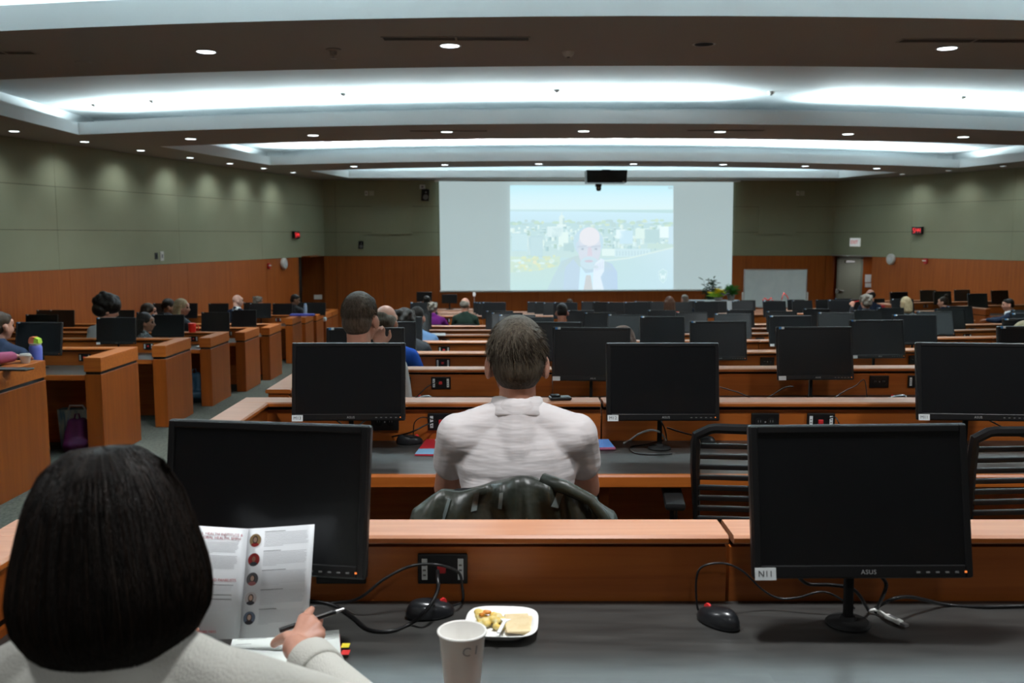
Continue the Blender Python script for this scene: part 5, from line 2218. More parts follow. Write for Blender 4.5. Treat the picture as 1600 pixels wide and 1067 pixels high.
cable('data_cable', [P(1292, 655, 3.745), P(1305, 652, 3.70), P(1312, 664, 3.68), dsk(1320, 682, zz)], .0026, BLACK, "black cable from the white striped outlet plate above N11")
cable('power_cable', [P(1535, 652, 3.62), P(1560, 664, 3.66), P(1590, 680, 3.68), dsk(1640, 690, zz)], .0030, BLACK, "black cable hanging below the M11 monitor")
# third row
z3 = FLO[2] + DT + .003
def d3(u, dy):
    q = P(u, 600, ROWD[2] - dy)
    return Vector((q.x, ROWD[2] - dy, z3))
cable('data_cable', [P(686, 596, 5.40), P(668, 604, 5.36), d3(645, .08), d3(620, .1)], .0032, BLACK, "black cable from the third row's first outlet plate")
cable('mouse_cable', [d3(1356, .12), P(1352, 597, 5.33), P(1347, 594, 5.33), P(1338, 602, 5.34), P(1322, 610, 5.33), d3(1300, .1)], .0026, BLACK, "thin cable standing up behind the third row mouse")
cable('monitor_cable', [P(1125, 605, 5.3), P(1150, 612, 5.3), d3(1190, .1), P(1225, 606, 5.28), P(1240, 604, 5.26)], .0030, BLACK, "black cable lying along the third row below a monitor")

# the brochure
PGT = mat('brochure_paper', (.70, .72, .74), .45)
REDINK = mat('red_ink', (.42, .03, .05), .6)
GRYINK = mat('grey_ink', (.50, .51, .53), .6)


def brochure():
    TLf, BLf = P(388, 826, 1.845), P(374, 998, 1.80)
    TR, BR = P(491.5, 819, 1.82), P(480.5, 992, 1.785)
    TL, BL = P(276, 819, 1.785), P(263, 998, 1.735)
    t = empty('brochure', "open white brochure with red headings and round portraits, held up by the woman", 'brochure', BLf)
    inv = Matrix.Translation(-BLf)

    def page(a, b, c, d, name):
        n = (b - a).cross(d - a).normalized()
        if n.y > 0:
            n = -n
        m = MB()
        nn = 10
        vs = []
        for i in range(nn + 1):
            s = i / nn
            bow = n * (.004 * math.sin(s * PI))
            vs += [inv @ (a.lerp(b, s) + bow), inv @ (d.lerp(c, s) + bow)]
        m.add(vs, [(2 * i, 2 * i + 2, 2 * i + 3, 2 * i + 1) for i in range(nn)], PGT)
        o = m.build(name, t, smooth='all')
        md = o.modifiers.new('thick', 'SOLIDIFY')
        md.thickness = .0005

        def pt(s, v, k=1):
            return inv @ (a.lerp(b, s).lerp(d.lerp(c, s), v) + n * (.004 * math.sin(s * PI) + .0006 * k))
        return o, pt
    lp, L = page(TL, TLf, BLf, BL, 'page')
    rp, Rg = page(TLf, TR, BR, BLf, 'page')

    def frame(pt, s, v, k=1.2):
        o = pt(s, v, k)
        ux = (pt(s + .01, v, k) - o).normalized()
        uy = (pt(s, v - .01, k) - o).normalized()
        uz = ux.cross(uy)
        M = Matrix.Identity(4)
        for i, w in enumerate((ux, uy, uz)):
            M[0][i], M[1][i], M[2][i] = w
        M.translation = o
        return M
    r = random.Random(4)
    m = MB()
    def line(pt, s0, s1, v, w, mt, k=1):
        n = 4
        for i in range(n):
            a, b = s0 + (s1 - s0) * i / n, s0 + (s1 - s0) * (i + 1) / n
            m.quad(pt(a, v, k), pt(b, v, k), pt(b, v + w, k), pt(a, v + w, k), mt)
    # body text as rules too fine to read
    v = .13
    for para in (9, 11):
        for k in range(para):
            line(L, .08, (.88 if k < para - 1 else .55) - r.random() * .05, v, .0034, GRYINK)
            v += .0125
        v += .012
        m.build('text_block', t)
        m = MB()
    v = .515
    for para in (6, 2, 10):
        for k in range(para):
            line(L, .08, (.86 if k < para - 1 else .6) - r.random() * .05, v, .0046 if k == 0 else .0034, INK if k == 0 else GRYINK)
            v += .0125
        v += .014
        m.build('text_block', t)
        m = MB()
    pv = []
    v = .035
    for blk in range(5):
        pv.append(v + .06)
        for k in range(11):
            line(Rg, .27, (.93 if 0 < k < 10 else .45 + .2 * r.random()) - r.random() * .05, v, .0044 if k == 0 else .0034, INK if k == 0 else GRYINK)
            v += .0133
        v += .030
        m.build('text_block', t)
        m = MB()
    m = MB(); text_into(m, 'AL HEALTH INSTITUTE &', .0078, REDINK, frame(L, .62, .065), .0001)
    text_into(m, 'LOBAL HEALTH, SMPH', .0078, REDINK, frame(L, .62, .098), .0001)
    m.build('red_heading', t)
    m = MB(); text_into(m, 'AND PANELISTS', .0078, REDINK, frame(L, .68, .475), .0001); m.build('red_heading', t)
    m = MB(); text_into(m, 'SCAN FOR MORE INFO', .0066, REDINK, frame(L, .40, .935), .0001); m.build('red_heading', t)
    cols = [((.45, .30, .14), (.5, .33, .25), (.40, .02, .02)), ((.35, .02, .02), (.4, .2, .12), (.05, .06, .07)), ((.10, .10, .11), (.5, .34, .26), (.35, .12, .12)),
            ((.45, .42, .42), (.5, .32, .24), (.03, .03, .04)), ((.10, .13, .18), (.5, .34, .26), (.015, .015, .02))]
    HB = mat('portrait_hair', (.05, .03, .02), .7)
    for i, (bg, sk, cl) in enumerate(cols):
        q = MB()
        M = frame(Rg, .13, pv[i] + .016, 1.3)
        def disc(cx, cy, rx, ry, mt, k, clip=None, n=24):
            pts = []
            for a in range(n):
                w = 2 * PI * a / n
                x, y = cx + rx * math.cos(w), cy + ry * math.sin(w)
                L_ = math.hypot(x, y)
                if L_ > .0132:
                    x, y = x * .0132 / L_, y * .0132 / L_
                pts.append((x, y, k * .00012))
            q.add(pts, [tuple(range(n))], mt, M)
        disc(0, 0, .0132, .0132, mat('portrait_background', bg, .6), 0)
        disc(0, -.0120, .0100, .0078, mat('portrait_clothes', cl, .6), 1)
        if i != 1:
            disc(0, .0014, .0061, .0078 if i != 2 else .0067, HB, 2)
        disc(0, .0014, .0041, .0054, mat('portrait_face', sk, .6), 3)
        q.build('portrait', t)


brochure()

# pen
a, b = P(437, 985, 1.69), P(538, 951, 1.755)
d = (b - a)
t = empty('pen', "dark pen with a silver end in the woman's hand", 'pen', a)
m = MB(); m.tube([(0, 0, 0), d * .86], .0048, BLACK, 12); m.build('barrel', t, smooth=True)
m = MB(); m.tube([d * .86, d * .93, d], .0042, METAL, 12, r1=.0022); m.build('tip', t, smooth=True)
m = MB(); up = Vector((0, -.004, .0045)); m.tube([d * .45 + up, d * .82 + up], .0014, METAL, 6); m.build('pocket_clip', t)

# notebook
t = empty('notebook', "open notebook with handwriting under the woman's hand", 'notebook', (0, 0, DZ0))
c = [dsk(365, 1004, DZ0), dsk(530, 993, DZ0), dsk(538, 1110, DZ0), dsk(330, 1110, DZ0)]
m = MB()
m.add([(q.x, q.y, z_) for z_ in (.0005, .013) for q in c], [(0, 1, 2, 3), (4, 5, 6, 7), (0, 1, 5, 4), (1, 2, 6, 5), (2, 3, 7, 6), (3, 0, 4, 7)], mat('notebook_page', (.70, .74, .70), .6))
m.build('page_block', t)
m = MB()
m.add([(q.x + (q.x - c[0].lerp(c[2], .5).x) * .015, q.y + (q.y - c[0].lerp(c[2], .5).y) * .015, z_) for z_ in (.0, .0016) for q in c], [(0, 1, 2, 3), (4, 5, 6, 7), (0, 1, 5, 4), (1, 2, 6, 5), (2, 3, 7, 6), (3, 0, 4, 7)], mat('red_cover', (.4, .05, .05), .6))
m.build('cover', t)
rr = random.Random(8)
for (s0, s1) in ((.05, .32), (.66, .96)):
    m = MB()
    for k in range(11):
        v0 = .07 + k * .075 + rr.uniform(-.01, .01)
        e = s0 + (s1 - s0) * rr.uniform(.45, 1)
        n = 30
        pts = []
        for i in range(n + 1):
            s = s0 + (e - s0) * i / n
            q = c[0].lerp(c[1], s).lerp(c[3].lerp(c[2], s), v0)
            pts.append((q.x, q.y + .0022 * math.sin(i * 2.4 + k) * rr.random(), .0136))
        m.tube(pts, .00028, GRYINK if k % 3 else INK, 4)
    m.build('handwriting', t)
for (v, mt, w) in ((1013, mat('yellow_tab', (.75, .62, .04), .5), .011), (1024, mat('red_tab', (.65, .03, .03), .5), .012), (1066, MATS['yellow_tab'], .008)):
    q = dsk(537, v, DZ0)
    m = MB(); m.box((q.x - .004, q.y - w * .9, .006), (q.x + .012, q.y + w * .9, .0068), mt); m.build('page_tab', t)

# paper cup
q = P(722, 1000, 1.62)
cupx, cupy = P(722, 985, 1.60).x, 1.60
t = empty('paper_cup', "white paper cup marked CI beside the food plate", 'cup', (cupx, cupy, DZ0))
rim = P(722, 985, 1.60).z - DZ0
rt, rb = .0425, .029
CUPM = mat('cup_paper', (.72, .70, .66), .6)
m = MB()
m.lathe([(rb - .002, .004), (rb, .0), (rb + .001, .004), (rt - .001, rim - .004), (rt + .002, rim - .003), (rt + .0025, rim), (rt, rim + .0018), (rt - .002, rim - .001), (rb - .001, .008), (0, .008)], CUPM, 48)
m.build('cup_wall', t, smooth='all')
m = MB()
for ch, ang in (('C', 14), ('I', 40)):
    w = R(-90 + ang)
    zc = rim - .023
    rad = rb + (rt - rb) * zc / rim + .0008
    M = Matrix.Rotation(w + PI / 2, 4, 'Z') @ Matrix.Translation((0, -rad, zc)) @ Matrix.Rotation(R(9), 4, 'Y') @ FACE_CAM
    text_into(m, ch, .023, mat('pencil_ink', (.22, .21, .20), .7), M, .0002)
m.build('hand_lettering', t)

# plate of food
c = dsk(784, 985, DZ0)
t = empty('foam_plate', "white rounded square foam plate beyond the cup, holding food", 'plate', (c.x, c.y, DZ0), R(-3))
FOAM = mat('foam_white', (.80, .80, .78), .55)
def sq(r, n=40, p=.55):
    out = []
    for i in range(n):
        w = 2 * PI * i / n
        a, b = math.cos(w), math.sin(w)
        out.append((r * math.copysign(abs(a) ** p, a), r * math.copysign(abs(b) ** p, b) * 1.02))
    return out
m = MB()
prof = [(.040, .0), (.050, .0), (.066, .014), (.0775, .020), (.079, .0215), (.077, .0225), (.066, .0165), (.050, .004), (.02, .004)]
vs, fs = [], []
n = 40
for r_, z_ in prof:
    vs += [(x, y, z_) for x, y in sq(r_)]
for i in range(len(prof) - 1):
    for k in range(n):
        fs.append((i * n + k, i * n + (k + 1) % n, (i + 1) * n + (k + 1) % n, (i + 1) * n + k))
fs.append(tuple(range(n))[::-1])
fs.append(tuple((len(prof) - 1) * n + k for k in range(n)))
m.add(vs, fs, FOAM)
m.build('dish', t, smooth='all')
EGG = mat('scrambled_egg', (.75, .52, .10), .5, var=(60, (1, 1, 1), (.70, .60, .30), .4, .6))
EGG2 = mat('orange_cheese', (.62, .22, .02), .45)
rr = random.Random(2)
for nm, cx, cy, mt, n_ in (('scrambled_egg', -.030, .022, EGG, 26),):
    p = Prims()
    for k in range(n_):
        p.ell((cx + rr.gauss(0, .013), cy + rr.gauss(0, .013), .009 + rr.random() * .012), (.010, .009, .007))
    for k in range(8):
        p.ell((.004 + rr.gauss(0, .007), -.006 + rr.gauss(0, .008), .009 + rr.random() * .006), (.008, .008, .006))
    me = p.mesh(.0022, 2)
    o = link_mesh(nm, me, None, [mt])
    o.location = (c.x, c.y, DZ0)
    tag(o, "heap of yellow scrambled egg on the foam plate", 'food')
    md = None
p = Prims()
for k in range(7):
    p.ell((-.034 + rr.gauss(0, .008), .026 + rr.gauss(0, .006), .027 + rr.random() * .004), (.006, .005, .004))
o = link_mesh('melted_cheese', p.mesh(.002, 2), None, [EGG2])
o.location = (c.x, c.y, DZ0)
tag(o, "orange melted cheese on top of the scrambled egg", 'food')
TORT = mat('flour_tortilla', (.74, .60, .36), .6, var=(40, (1, 1, 1), (.66, .48, .24), .45, .8))
for i, (x, y, rz, z_) in enumerate(((.040, .004, -12, .0068), (.034, .000, 4, .0118))):
    m = MB()
    m.box((-.026, -.040, 0), (.026, .040, .0045), TORT, .002)
    o = m.build('folded_tortilla', None, (c.x + x, c.y + y, DZ0 + z_ + .003), rot=(R(4), R(0), R(rz)))
    tag(o, ["lower folded tortilla on the foam plate", "upper folded tortilla lying on another on the foam plate"][i], 'food', 'folded tortillas')
t = empty('plastic_fork', "white plastic fork lying across the foam plate", 'fork', (c.x + .006, c.y - .004, DZ0 + .020), R(-8), rot=(R(-8), 0, R(-8)))
m = MB(); m.box((-.004, -.085, 0), (.004, .0, .0035), FOAM, .0015); m.build('handle', t)
m = MB(); m.prism([(-.004, 0), (-.011, .014), (-.011, .026), (.011, .026), (.011, .014), (.004, 0)], 2, 0, .003, FOAM); m.build('fork_head', t)
for k in range(4):
    x = -.0095 + k * .0063
    m = MB(); m.box((x - .0016, .026, 0), (x + .0016, .046, .0028), FOAM, .0008); m.build('tine', t)

# red booklet and phone by the polo man
c = [dsk(670, 683, DZ0), dsk(735, 683, DZ0), dsk(722, 712, DZ0), dsk(648, 712, DZ0)]
o0 = (c[0] + c[2]) / 2
t = empty('booklet', "red and white booklet with a blue lower edge by the polo man's elbow", 'booklet', (o0.x, o0.y, DZ0))
def bq(s, v, z_):
    q = c[0].lerp(c[1], s).lerp(c[3].lerp(c[2], s), v)
    return (q.x - o0.x, q.y - o0.y, z_)
RB = mat('booklet_red', (.55, .02, .04), .35)
BB = mat('booklet_blue', (.20, .42, .62), .35)
LV = mat('booklet_lilac', (.70, .66, .74), .4)
m = MB(); m.add([bq(s, v, z_) for z_ in (.0005, .006) for s, v in ((0, 0), (1, 0), (1, 1), (0, 1))], [(0, 1, 2, 3), (4, 5, 6, 7), (0, 1, 5, 4), (1, 2, 6, 5), (2, 3, 7, 6), (3, 0, 4, 7)], RB); m.build('cover', t)
m = MB(); m.add([bq(s, v, .0064) for s, v in ((0, .72), (.5, .70), (1, .78), (1, 1), (0, 1))], [(0, 1, 2, 3, 4)], BB)
m.build('blue_band', t)
m = MB(); n = 24
pts = [(.62 + .42 * math.cos(2 * PI * k / n), .16 + .36 * math.sin(2 * PI * k / n)) for k in range(n)]
m.add([bq(min(max(a, 0.01), .99), min(max(b, 0.01), .99), .0066) for a, b in pts], [tuple(range(n))], LV); m.build('white_oval', t)
m = MB()
M = Matrix.Translation(Vector(bq(.55, .12, .0068)))
text_into(m, 'Annu', .034, INK, M, .0002); m.build('lettering', t)
p0 = dsk(941, 697, DZ0)
t = empty('smartphone', "phone with a lit blue screen and pink case on the desk", 'phone', (p0.x, p0.y, DZ0), R(4))
m = MB(); m.box((-.042, -.078, 0), (.042, .078, .012), mat('pink_phone_case', (.32, .08, .16), .5), .005); m.build('case', t)
m = MB(); m.box((-.037, -.072, .0118), (.037, .072, .0128), mat('phone_display', (.02, .08, .2), .2, emit=(.10, .26, .62), emit_s=.55)); m.build('display', t)

# ------------------------------------------------------------------ left block things
def bottle(x, y, z, s, bodym, label, lid=None):
    t = empty('water_bottle', label, 'bottle', (x, y, z))
    m = MB(); m.lathe([(0, 0), (.034 * s, 0), (.036 * s, .006), (.037 * s, .10 * s), (.040 * s, .19 * s), (.038 * s, .205 * s), (.033 * s, .215 * s), (0, .215 * s)], bodym, 28); m.build('bottle_body', t, smooth=True)
    m = MB(); m.lathe([(.0335 * s, .213 * s), (.0355 * s, .216 * s), (.0355 * s, .226 * s), (.0, .227 * s)], WHITE, 24); m.build('neck_ring', t, smooth=True)
    m = MB()
    if lid:
        m.prism([(-.034 * s, .226 * s), (.0, .226 * s), (.006 * s, .272 * s), (-.022 * s, .272 * s), (-.032 * s, .255 * s)], 1, -.022 * s, .022 * s, lid[0])
        m.prism([(.0, .226 * s), (.034 * s, .226 * s), (.03 * s, .256 * s), (.006 * s, .268 * s)], 1, -.024 * s, .024 * s, lid[1])
    else:
        m.lathe([(.03 * s, .226 * s), (.03 * s, .262 * s), (.02 * s, .27 * s), (0, .27 * s)], bodym, 18)
    m.build('lid', t)


# the nearest end panel carries cup, bottle, tablet
fz = LFLO[0] + LED
q = P(57, 570, 6.35)
bottle(-3.26 - .02, 0, 0, 1, mat('lavender_blue_plastic', (.16, .19, .62), .4), "tall lavender blue bottle with an orange and green lid", (mat('orange_lid', (.75, .20, .10), .5), mat('lime_lid', (.40, .62, .05), .5)))
bt = COL.objects['water_bottle']
qb = P(57.5, 577, 8.05)
bt.location = (qb.x, 8.05, LFLO[1] + DT)
bt.scale = (1.35, 1.35, (P(57, 526, 8.05).z - (LFLO[1] + DT)) / .272)
t = empty('coffee_cup', "white lidded paper cup next to the lavender blue bottle", 'cup', (P(40, 565, 6.72).x, 6.72, fz))
m = MB(); m.lathe([(0, 0), (.028, 0), (.040, .052), (0, .052)], CUPM, 28); m.build('cup_wall', t, smooth=True)
m = MB(); m.lathe([(.0415, .048), (.043, .05), (.043, .058), (.037, .060), (.035, .068), (0, .066)], WHITE, 28); m.build('lid', t, smooth=True)
o = MB().box((-.16, -.05, 0), (.16, .05, .014), BLACK, .005).build('tablet', None, (P(12, 571, 6.35).x, 6.36, fz + .0005), rot=(0, 0, R(-8)))
tag(o, "black tablet lying on top of the nearest side end panel", 'tablet')


def backpack(x, y, z, s, mt, label, rz=0):
    t = empty('backpack', label, 'bag', (x, y, z), R(rz))
    p = Prims()
    p.cap((-.07 * s, 0, .12 * s), (-.05 * s, .01, .36 * s), .10 * s, .075 * s)
    p.cap((.07 * s, 0, .12 * s), (.05 * s, .01, .36 * s), .10 * s, .075 * s)
    p.cap((-.08 * s, -.02, .10 * s), (.08 * s, -.02, .10 * s), .10 * s, .10 * s)
    p.cap((-.06 * s, -.09 * s, .12 * s), (.06 * s, -.09 * s, .12 * s), .07 * s, .07 * s)
    me = p.mesh(.012, 4)
    for v in me.vertices:
        v.co.z = max(v.co.z, .0)
        v.co += Vector((noise.noise(v.co * 9), noise.noise(v.co * 9 + Vector((5, 1, 2))), 0)) * .014 * s
    link_mesh('bag_body', me, t, [mt])
    m = MB(); m.tube([(-.03 * s, .02, .42 * s), (-.02 * s, .02, .48 * s), (.02 * s, .02, .48 * s), (.03 * s, .02, .42 * s)], .008, mt, 8); m.build('carry_handle', t, smooth='all')
    for sx in (-1, 1):
        m = MB(); m.tube([(sx * .07 * s, .06 * s, .40 * s), (sx * .09 * s, .13 * s, .30 * s), (sx * .10 * s, .12 * s, .12 * s)], .014 * s, mt, 8); m.build('shoulder_strap', t, smooth='all')


C_PLUM = mat('plum_nylon', (.10, .012, .09), .55)
C_TEAL = mat('teal_nylon', (.012, .05, .085), .6)
qq = P(112, 735, 7.75)
backpack(-3.93, 8.25, LFLO[1], .74, C_PLUM, "plum purple backpack on the floor behind the first tall end panel", 20)
backpack(-4.26, 12.3, LFLO[3], .95, C_TEAL, "dark teal backpack under the third side desk in view", 10)
# patterned tote with papers behind the plum bag
t = empty('tote_bag', "pale patterned tote bag standing behind the plum backpack", 'bag', (-4.02, 8.50, LFLO[1]))
m = MB(); m.prism([(-.16, 0), (.16, 0), (.18, .36), (-.18, .36)], 1, -.06, .06, mat('pale_tote_print', (.42, .50, .44), .8, var=(14, (1, 1, .3), (.10, .24, .34), .42, .58)))
m.build('bag_body', t)
m = MB(); m.tube([(-.08, -.05, .35), (-.06, -.06, .40), (.06, -.06, .40), (.08, -.05, .35)], .009, WHITE, 8); m.build('carry_handle', t, smooth='all')
# plate and mouse on the fourth side desk
qx = P(325, 577, LROW[3][0] - .3)
t = empty('saucer', "white plate at the end of the side desk before the dark teal backpack", 'plate', (P(322, 577, 12.35).x, 12.35, LFLO[3] + DT))
m = MB(); m.lathe([(0, .002), (.06, .0), (.11, .016), (.112, .020), (.06, .008), (0, .006)], FOAM, 28); m.build('dish', t, smooth=True)
put_mouse(P(320, 577, 12.35).x - .02, 12.38, LFLO[3] + DT + .019, 80, "black mouse resting on the white plate of a side desk")
# red cup on the ledge, arm side of the blond woman
t = empty('red_cup', "bright red tumbler standing on the side ledge before the blond woman", 'cup', (P(300, 511, 12.75).x, 12.76, LFLO[3] + LED))
REDC = mat('bright_red_plastic', (.75, .02, .01), .4)
m = MB(); m.lathe([(0, 0), (.046, 0), (.052, .10), (.052, .112), (0, .112)], REDC, 24); m.build('cup_wall', t, smooth=True)
m = MB(); m.lathe([(.054, .108), (.055, .12), (.03, .126), (0, .126)], REDC, 24); m.build('lid', t, smooth=True)
m = MB(); m.tube([(.05, 0, .095), (.085, 0, .09), (.085, 0, .03), (.05, 0, .022)], .008, REDC, 8); m.build('handle', t, smooth='all')
# light blue bottle and blue box further on
bottle(P(493, 500, 17.6).x, 17.62, LFLO[6] + LED, 1.0, mat('pale_blue_plastic', (.35, .50, .72), .4), "pale blue bottle on a side end panel by the wall plate")
COL.objects['water_bottle.001'].location = (LROW[7][2] - .07, LROW[7][0] - .3, LFLO[7] + LED)
o = MB().box((-.24, -.10, 0), (.24, .10, .035), mat('blue_binder', (.03, .04, .30), .5), .004).build('blue_binder', None, (P(470, 490, 18.8).x, 18.95, LFLO[6] + LED))
tag(o, "flat blue binder on the side ledge near the pale blue bottle", 'binder')
t = empty('tissue_box', "white tissue box near the front wall recess", 'tissue box', (P(508, 489, 22.9).x, 23.0 - .75 + .2, LFLO[9] + DT))
m = MB(); m.box((-.11, -.06, 0), (.11, .06, .09), mat('pale_box', (.50, .60, .66), .6), .004); m.build('carton', t)
m = MB(); m.prism([(-.05, .088), (.05, .088), (.03, .13), (-.02, .14)], 1, -.01, .01, PAPER); m.build('tissue', t)
# light grey hoodie on the back of an empty chair in the second side row
hc = put_chair(P(105, 560, 9.7).x, 9.75, LFLO[2], 0, "black chair with the pale grey hoodie on it")
t = empty('hoodie', "pale grey hoodie hung on a chair back beyond the first side monitor", 'hoodie', (hc.location.x, 9.75, LFLO[2]))
p = Prims()
p.cap((-.17, -.235, .86), (.17, -.235, .86), .075, .075)
p.cap((-.19, -.25, .60), (-.20, -.24, .84), .07, .07); p.cap((.19, -.25, .60), (.20, -.24, .84), .07, .07); p.cap((0, -.26, .6), (0, -.25, .84), .07, .07)
p.cap((.25, -.24, .84), (.30, -.22, .56), .06, .045); p.cap((-.25, -.24, .84), (-.30, -.22, .56), .06, .045)
me = p.mesh(.014, 4); link_mesh('cloth', me, t, [C_GREY])
p = Prims(); p.ell((0, -.30, .88), (.12, .06, .09)); link_mesh('hood', p.mesh(.012, 3), t, [C_GREY])

# grey and red cap by the man in white
zc = FLO[2] + LED
t = empty('knit_cap', "grey and red cloth cap on the ledge by the short haired man in white", 'cap', (P(511, 530, 5.45).x, 5.47, zc))
p = Prims(); p.ell((-.02, 0, .03), (.10, .085, .045)); me = p.mesh(.006, 3)
for v in me.vertices:
    v.co.z = max(v.co.z, .001)
link_mesh('crown', me, t, [C_DGREY])
p = Prims(); p.ell((.045, -.015, .05), (.062, .075, .042)); me = p.mesh(.006, 3); link_mesh('red_panel', me, t, [REDC])
m = MB(); m.box((.025, -.092, .045), (.05, -.086, .065), mat('yellow_emblem', (.7, .45, .05), .5)); m.build('emblem', t)

# paper sheet and orange cup further forward
o = MB().box((-.11, -.14, 0), (.11, .14, .002), PAPER).build('paper_sheet', None, (P(680, 515, 11.0).x, 11.17, FLO[5] + LED + .0005), rot=(0, 0, R(5)))
tag(o, "white sheet of paper on the ledge before the person in light blue", 'paper')
t = empty('orange_cup', "small orange cup beside the woman with straight brown hair", 'cup', (P(1060, 486, 16.9).x, 17.05, FLO[8] + LED))
m = MB(); m.lathe([(0, 0), (.032, 0), (.045, .07), (.041, .07), (.03, .006), (0, .006)], mat('orange_plastic', (.80, .12, .03), .4), 20); m.build('cup_wall', t, smooth=True)
m = MB(); m.lathe([(.044, .066), (.047, .07), (.044, .075), (.040, .07)], MATS['orange_plastic'], 20, close=True); m.build('rim', t, smooth=True)
# red pen of the grey haired woman
q = [p for p, l in PEOPLE if 'red pen' in l][0]
w = q['W'][-1] + Vector((.02, -.01, .09))
o = MB().tube([w, w + Vector((.15, .01, .03))], .006, REDC, 8).build('red_pen', None)
tag(o, "red pen held up by the grey haired woman", 'pen')
# red boxes and ribbons on the far desks
for i, (u, v, Y, w, h) in enumerate(((1402, 474, 18.9, .34, .12), (1451, 476, 18.7, .30, .14))):
    a = P(u, v, Y)
    k = 9
    t = empty('red_box', ["red box beyond the blond woman", "red box between the blond woman and the woman with a bun"][i], 'box', (a.x, row_y(k, a.x) + .06, FLO[k] + LED), 0, 'red boxes on the far desks')
    m = MB(); m.box((-w / 2, -.05, 0), (w / 2, .05, h * .8), REDPL, .004); m.build('carton', t)
    m = MB(); m.box((-w / 2 - .004, -.054, h * .8), (w / 2 + .004, .054, h), REDPL, .004); m.build('lid', t)
for i, (u, v, Y) in enumerate(((1213, 468, 22.7), (1241, 465, 22.8))):
    a = P(u, v + 5, Y)
    t = empty('ribbon_bow', ["red ribbon bow on a far monitor, low and wide", "red pointed ribbon standing before the whiteboard"][i], 'ribbon', (a.x, row_y(11, a.x) + .06, FLO[11] + LED + .0))
    hgt = a.z - (FLO[11] + LED)
    m = MB(); m.tube([(0, 0, 0), (0, 0, hgt)], .006, METAL, 6); m.build('stick', t)
    for s in (-1, 1):
        m = MB()
        if i == 0:
            m.tube([(0, 0, hgt), (s * .09, 0, hgt + .07), (s * .13, 0, hgt + .01), (s * .05, 0, hgt - .02), (0, 0, hgt)], .018, REDC, 6)
        else:
            m.tube([(s * -.01 - .04, 0, hgt + .16), (s * .06 - .01, 0, hgt + .06), (s * .09, 0, hgt - .03)], .013, REDC, 6)
        m.build('ribbon_loop', t, smooth='all')

# ------------------------------------------------------------------ front of the room
GL = {}
def leaf(m, base, d, L, w, mt):
    d = Vector(d).normalized()
    s = d.cross(Vector((0, 0, 1)))
    s = s.normalized() if s.length > .01 else Vector((1, 0, 0))
    n = s.cross(d)
    vs = [base, base + d * L * .35 + s * w + n * .01, base + d * L * .7 + s * w * .7, base + d * L - Vector((0, 0, .15 * L)), base + d * L * .7 - s * w * .7, base + d * L * .35 - s * w + n * .01]
    m.add(vs, [(0, 1, 2, 3), (0, 3, 4, 5)], mt)


LEAFD = mat('dark_leaf', (.02, .075, .03), .5)
LEAFB = mat('bright_leaf', (.03, .17, .02), .5)
YEL = mat('yellow_petal', (.85, .72, .02), .5)
LIME = mat('lime_leaf', (.30, .55, .04), .5)
VIO = mat('violet_petal', (.42, .25, .62), .5)
POT = mat('clay_grey_pot', (.16, .15, .14), .7)
# stage table with a grey cloth
tz = FRONT_FLOOR
a, b = P(1085, 478, 25.0), P(1165, 478, 25.0)
t = empty('stage_table', "table with a grey cloth at the front, under the plants", 'table', ((a.x + b.x) / 2, 25.5, tz))
CL = mat('grey_table_cloth', (.30, .32, .33), .8)
hw = (b.x - a.x) / 2
m = MB(); m.box((-hw, -.36, 1.0), (hw, .36, 1.03), CL, .006); m.build('tabletop', t)
m = MB()
n = 60
vs = []
for k in range(n + 1):
    s = -hw - .01 + (2 * hw + .02) * k / n
    vs += [(s, -.365, 1.03), (s, -.372 - .012 * math.sin(k * 1.3), .06)]
m.add(vs, [(2 * i, 2 * i + 2, 2 * i + 3, 2 * i + 1) for i in range(n)], CL)
o = m.build('cloth_skirt', t, smooth='all'); o.modifiers.new('th', 'SOLIDIFY').thickness = .004
for sx in (-1, 1):
    for sy in (-1, 1):
        m = MB(); m.tube([(sx * (hw - .06), sy * .3, 0), (sx * (hw - .06), sy * .3, 1.0)], .018, METAL, 10); m.build('leg', t)
tt = tz + 1.031


def plant(u, Y, H, label, kind, base_z):
    x = P(u, 470, Y).x
    t = empty('potted_plant', label, 'plant', (x, Y, base_z))
    m = MB(); m.lathe([(0, 0), (.08, 0), (.11, .16), (.115, .17), (.105, .17), (.10, .15), (0, .15)], POT, 24); m.build('pot', t, smooth=True)
    r = random.Random(int(u))
    m = MB(); lf = MB()
    if kind == 'tree':
        for k in range(16):
            w = r.uniform(0, 6.28); s = r.uniform(.03, .24)
            top = Vector((s * math.cos(w) * 1.2, s * math.sin(w), H * r.uniform(.62, 1)))
            m.tube([(0.02 * math.cos(w), .02 * math.sin(w), .14), (top.x * .4, top.y * .4, H * .45), top], .008, POT, 6, r1=.003)
            for q in range(34):
                f = r.uniform(.25, 1)
                p = Vector((top.x * f * f, top.y * f * f, .14 + (top.z - .14) * f))
                a2 = r.uniform(0, 6.28)
                leaf(lf, p, (math.cos(a2), math.sin(a2), r.uniform(-.3, .7)), r.uniform(.12, .22), .021, LEAFD)
    elif kind == 'fern':
        for k in range(260):
            a2 = r.uniform(0, 6.28); e2 = r.uniform(.05, 1.4)
            leaf(lf, Vector((0, 0, .14)) + Vector((r.gauss(0, .04), r.gauss(0, .04), r.uniform(0, H * .4))), (math.cos(a2) * math.cos(e2), math.sin(a2) * math.cos(e2), math.sin(e2)), H * r.uniform(.35, .75), .012, LEAFB)
    m.v and m.build('stem', t)
    lf.build('foliage', t)


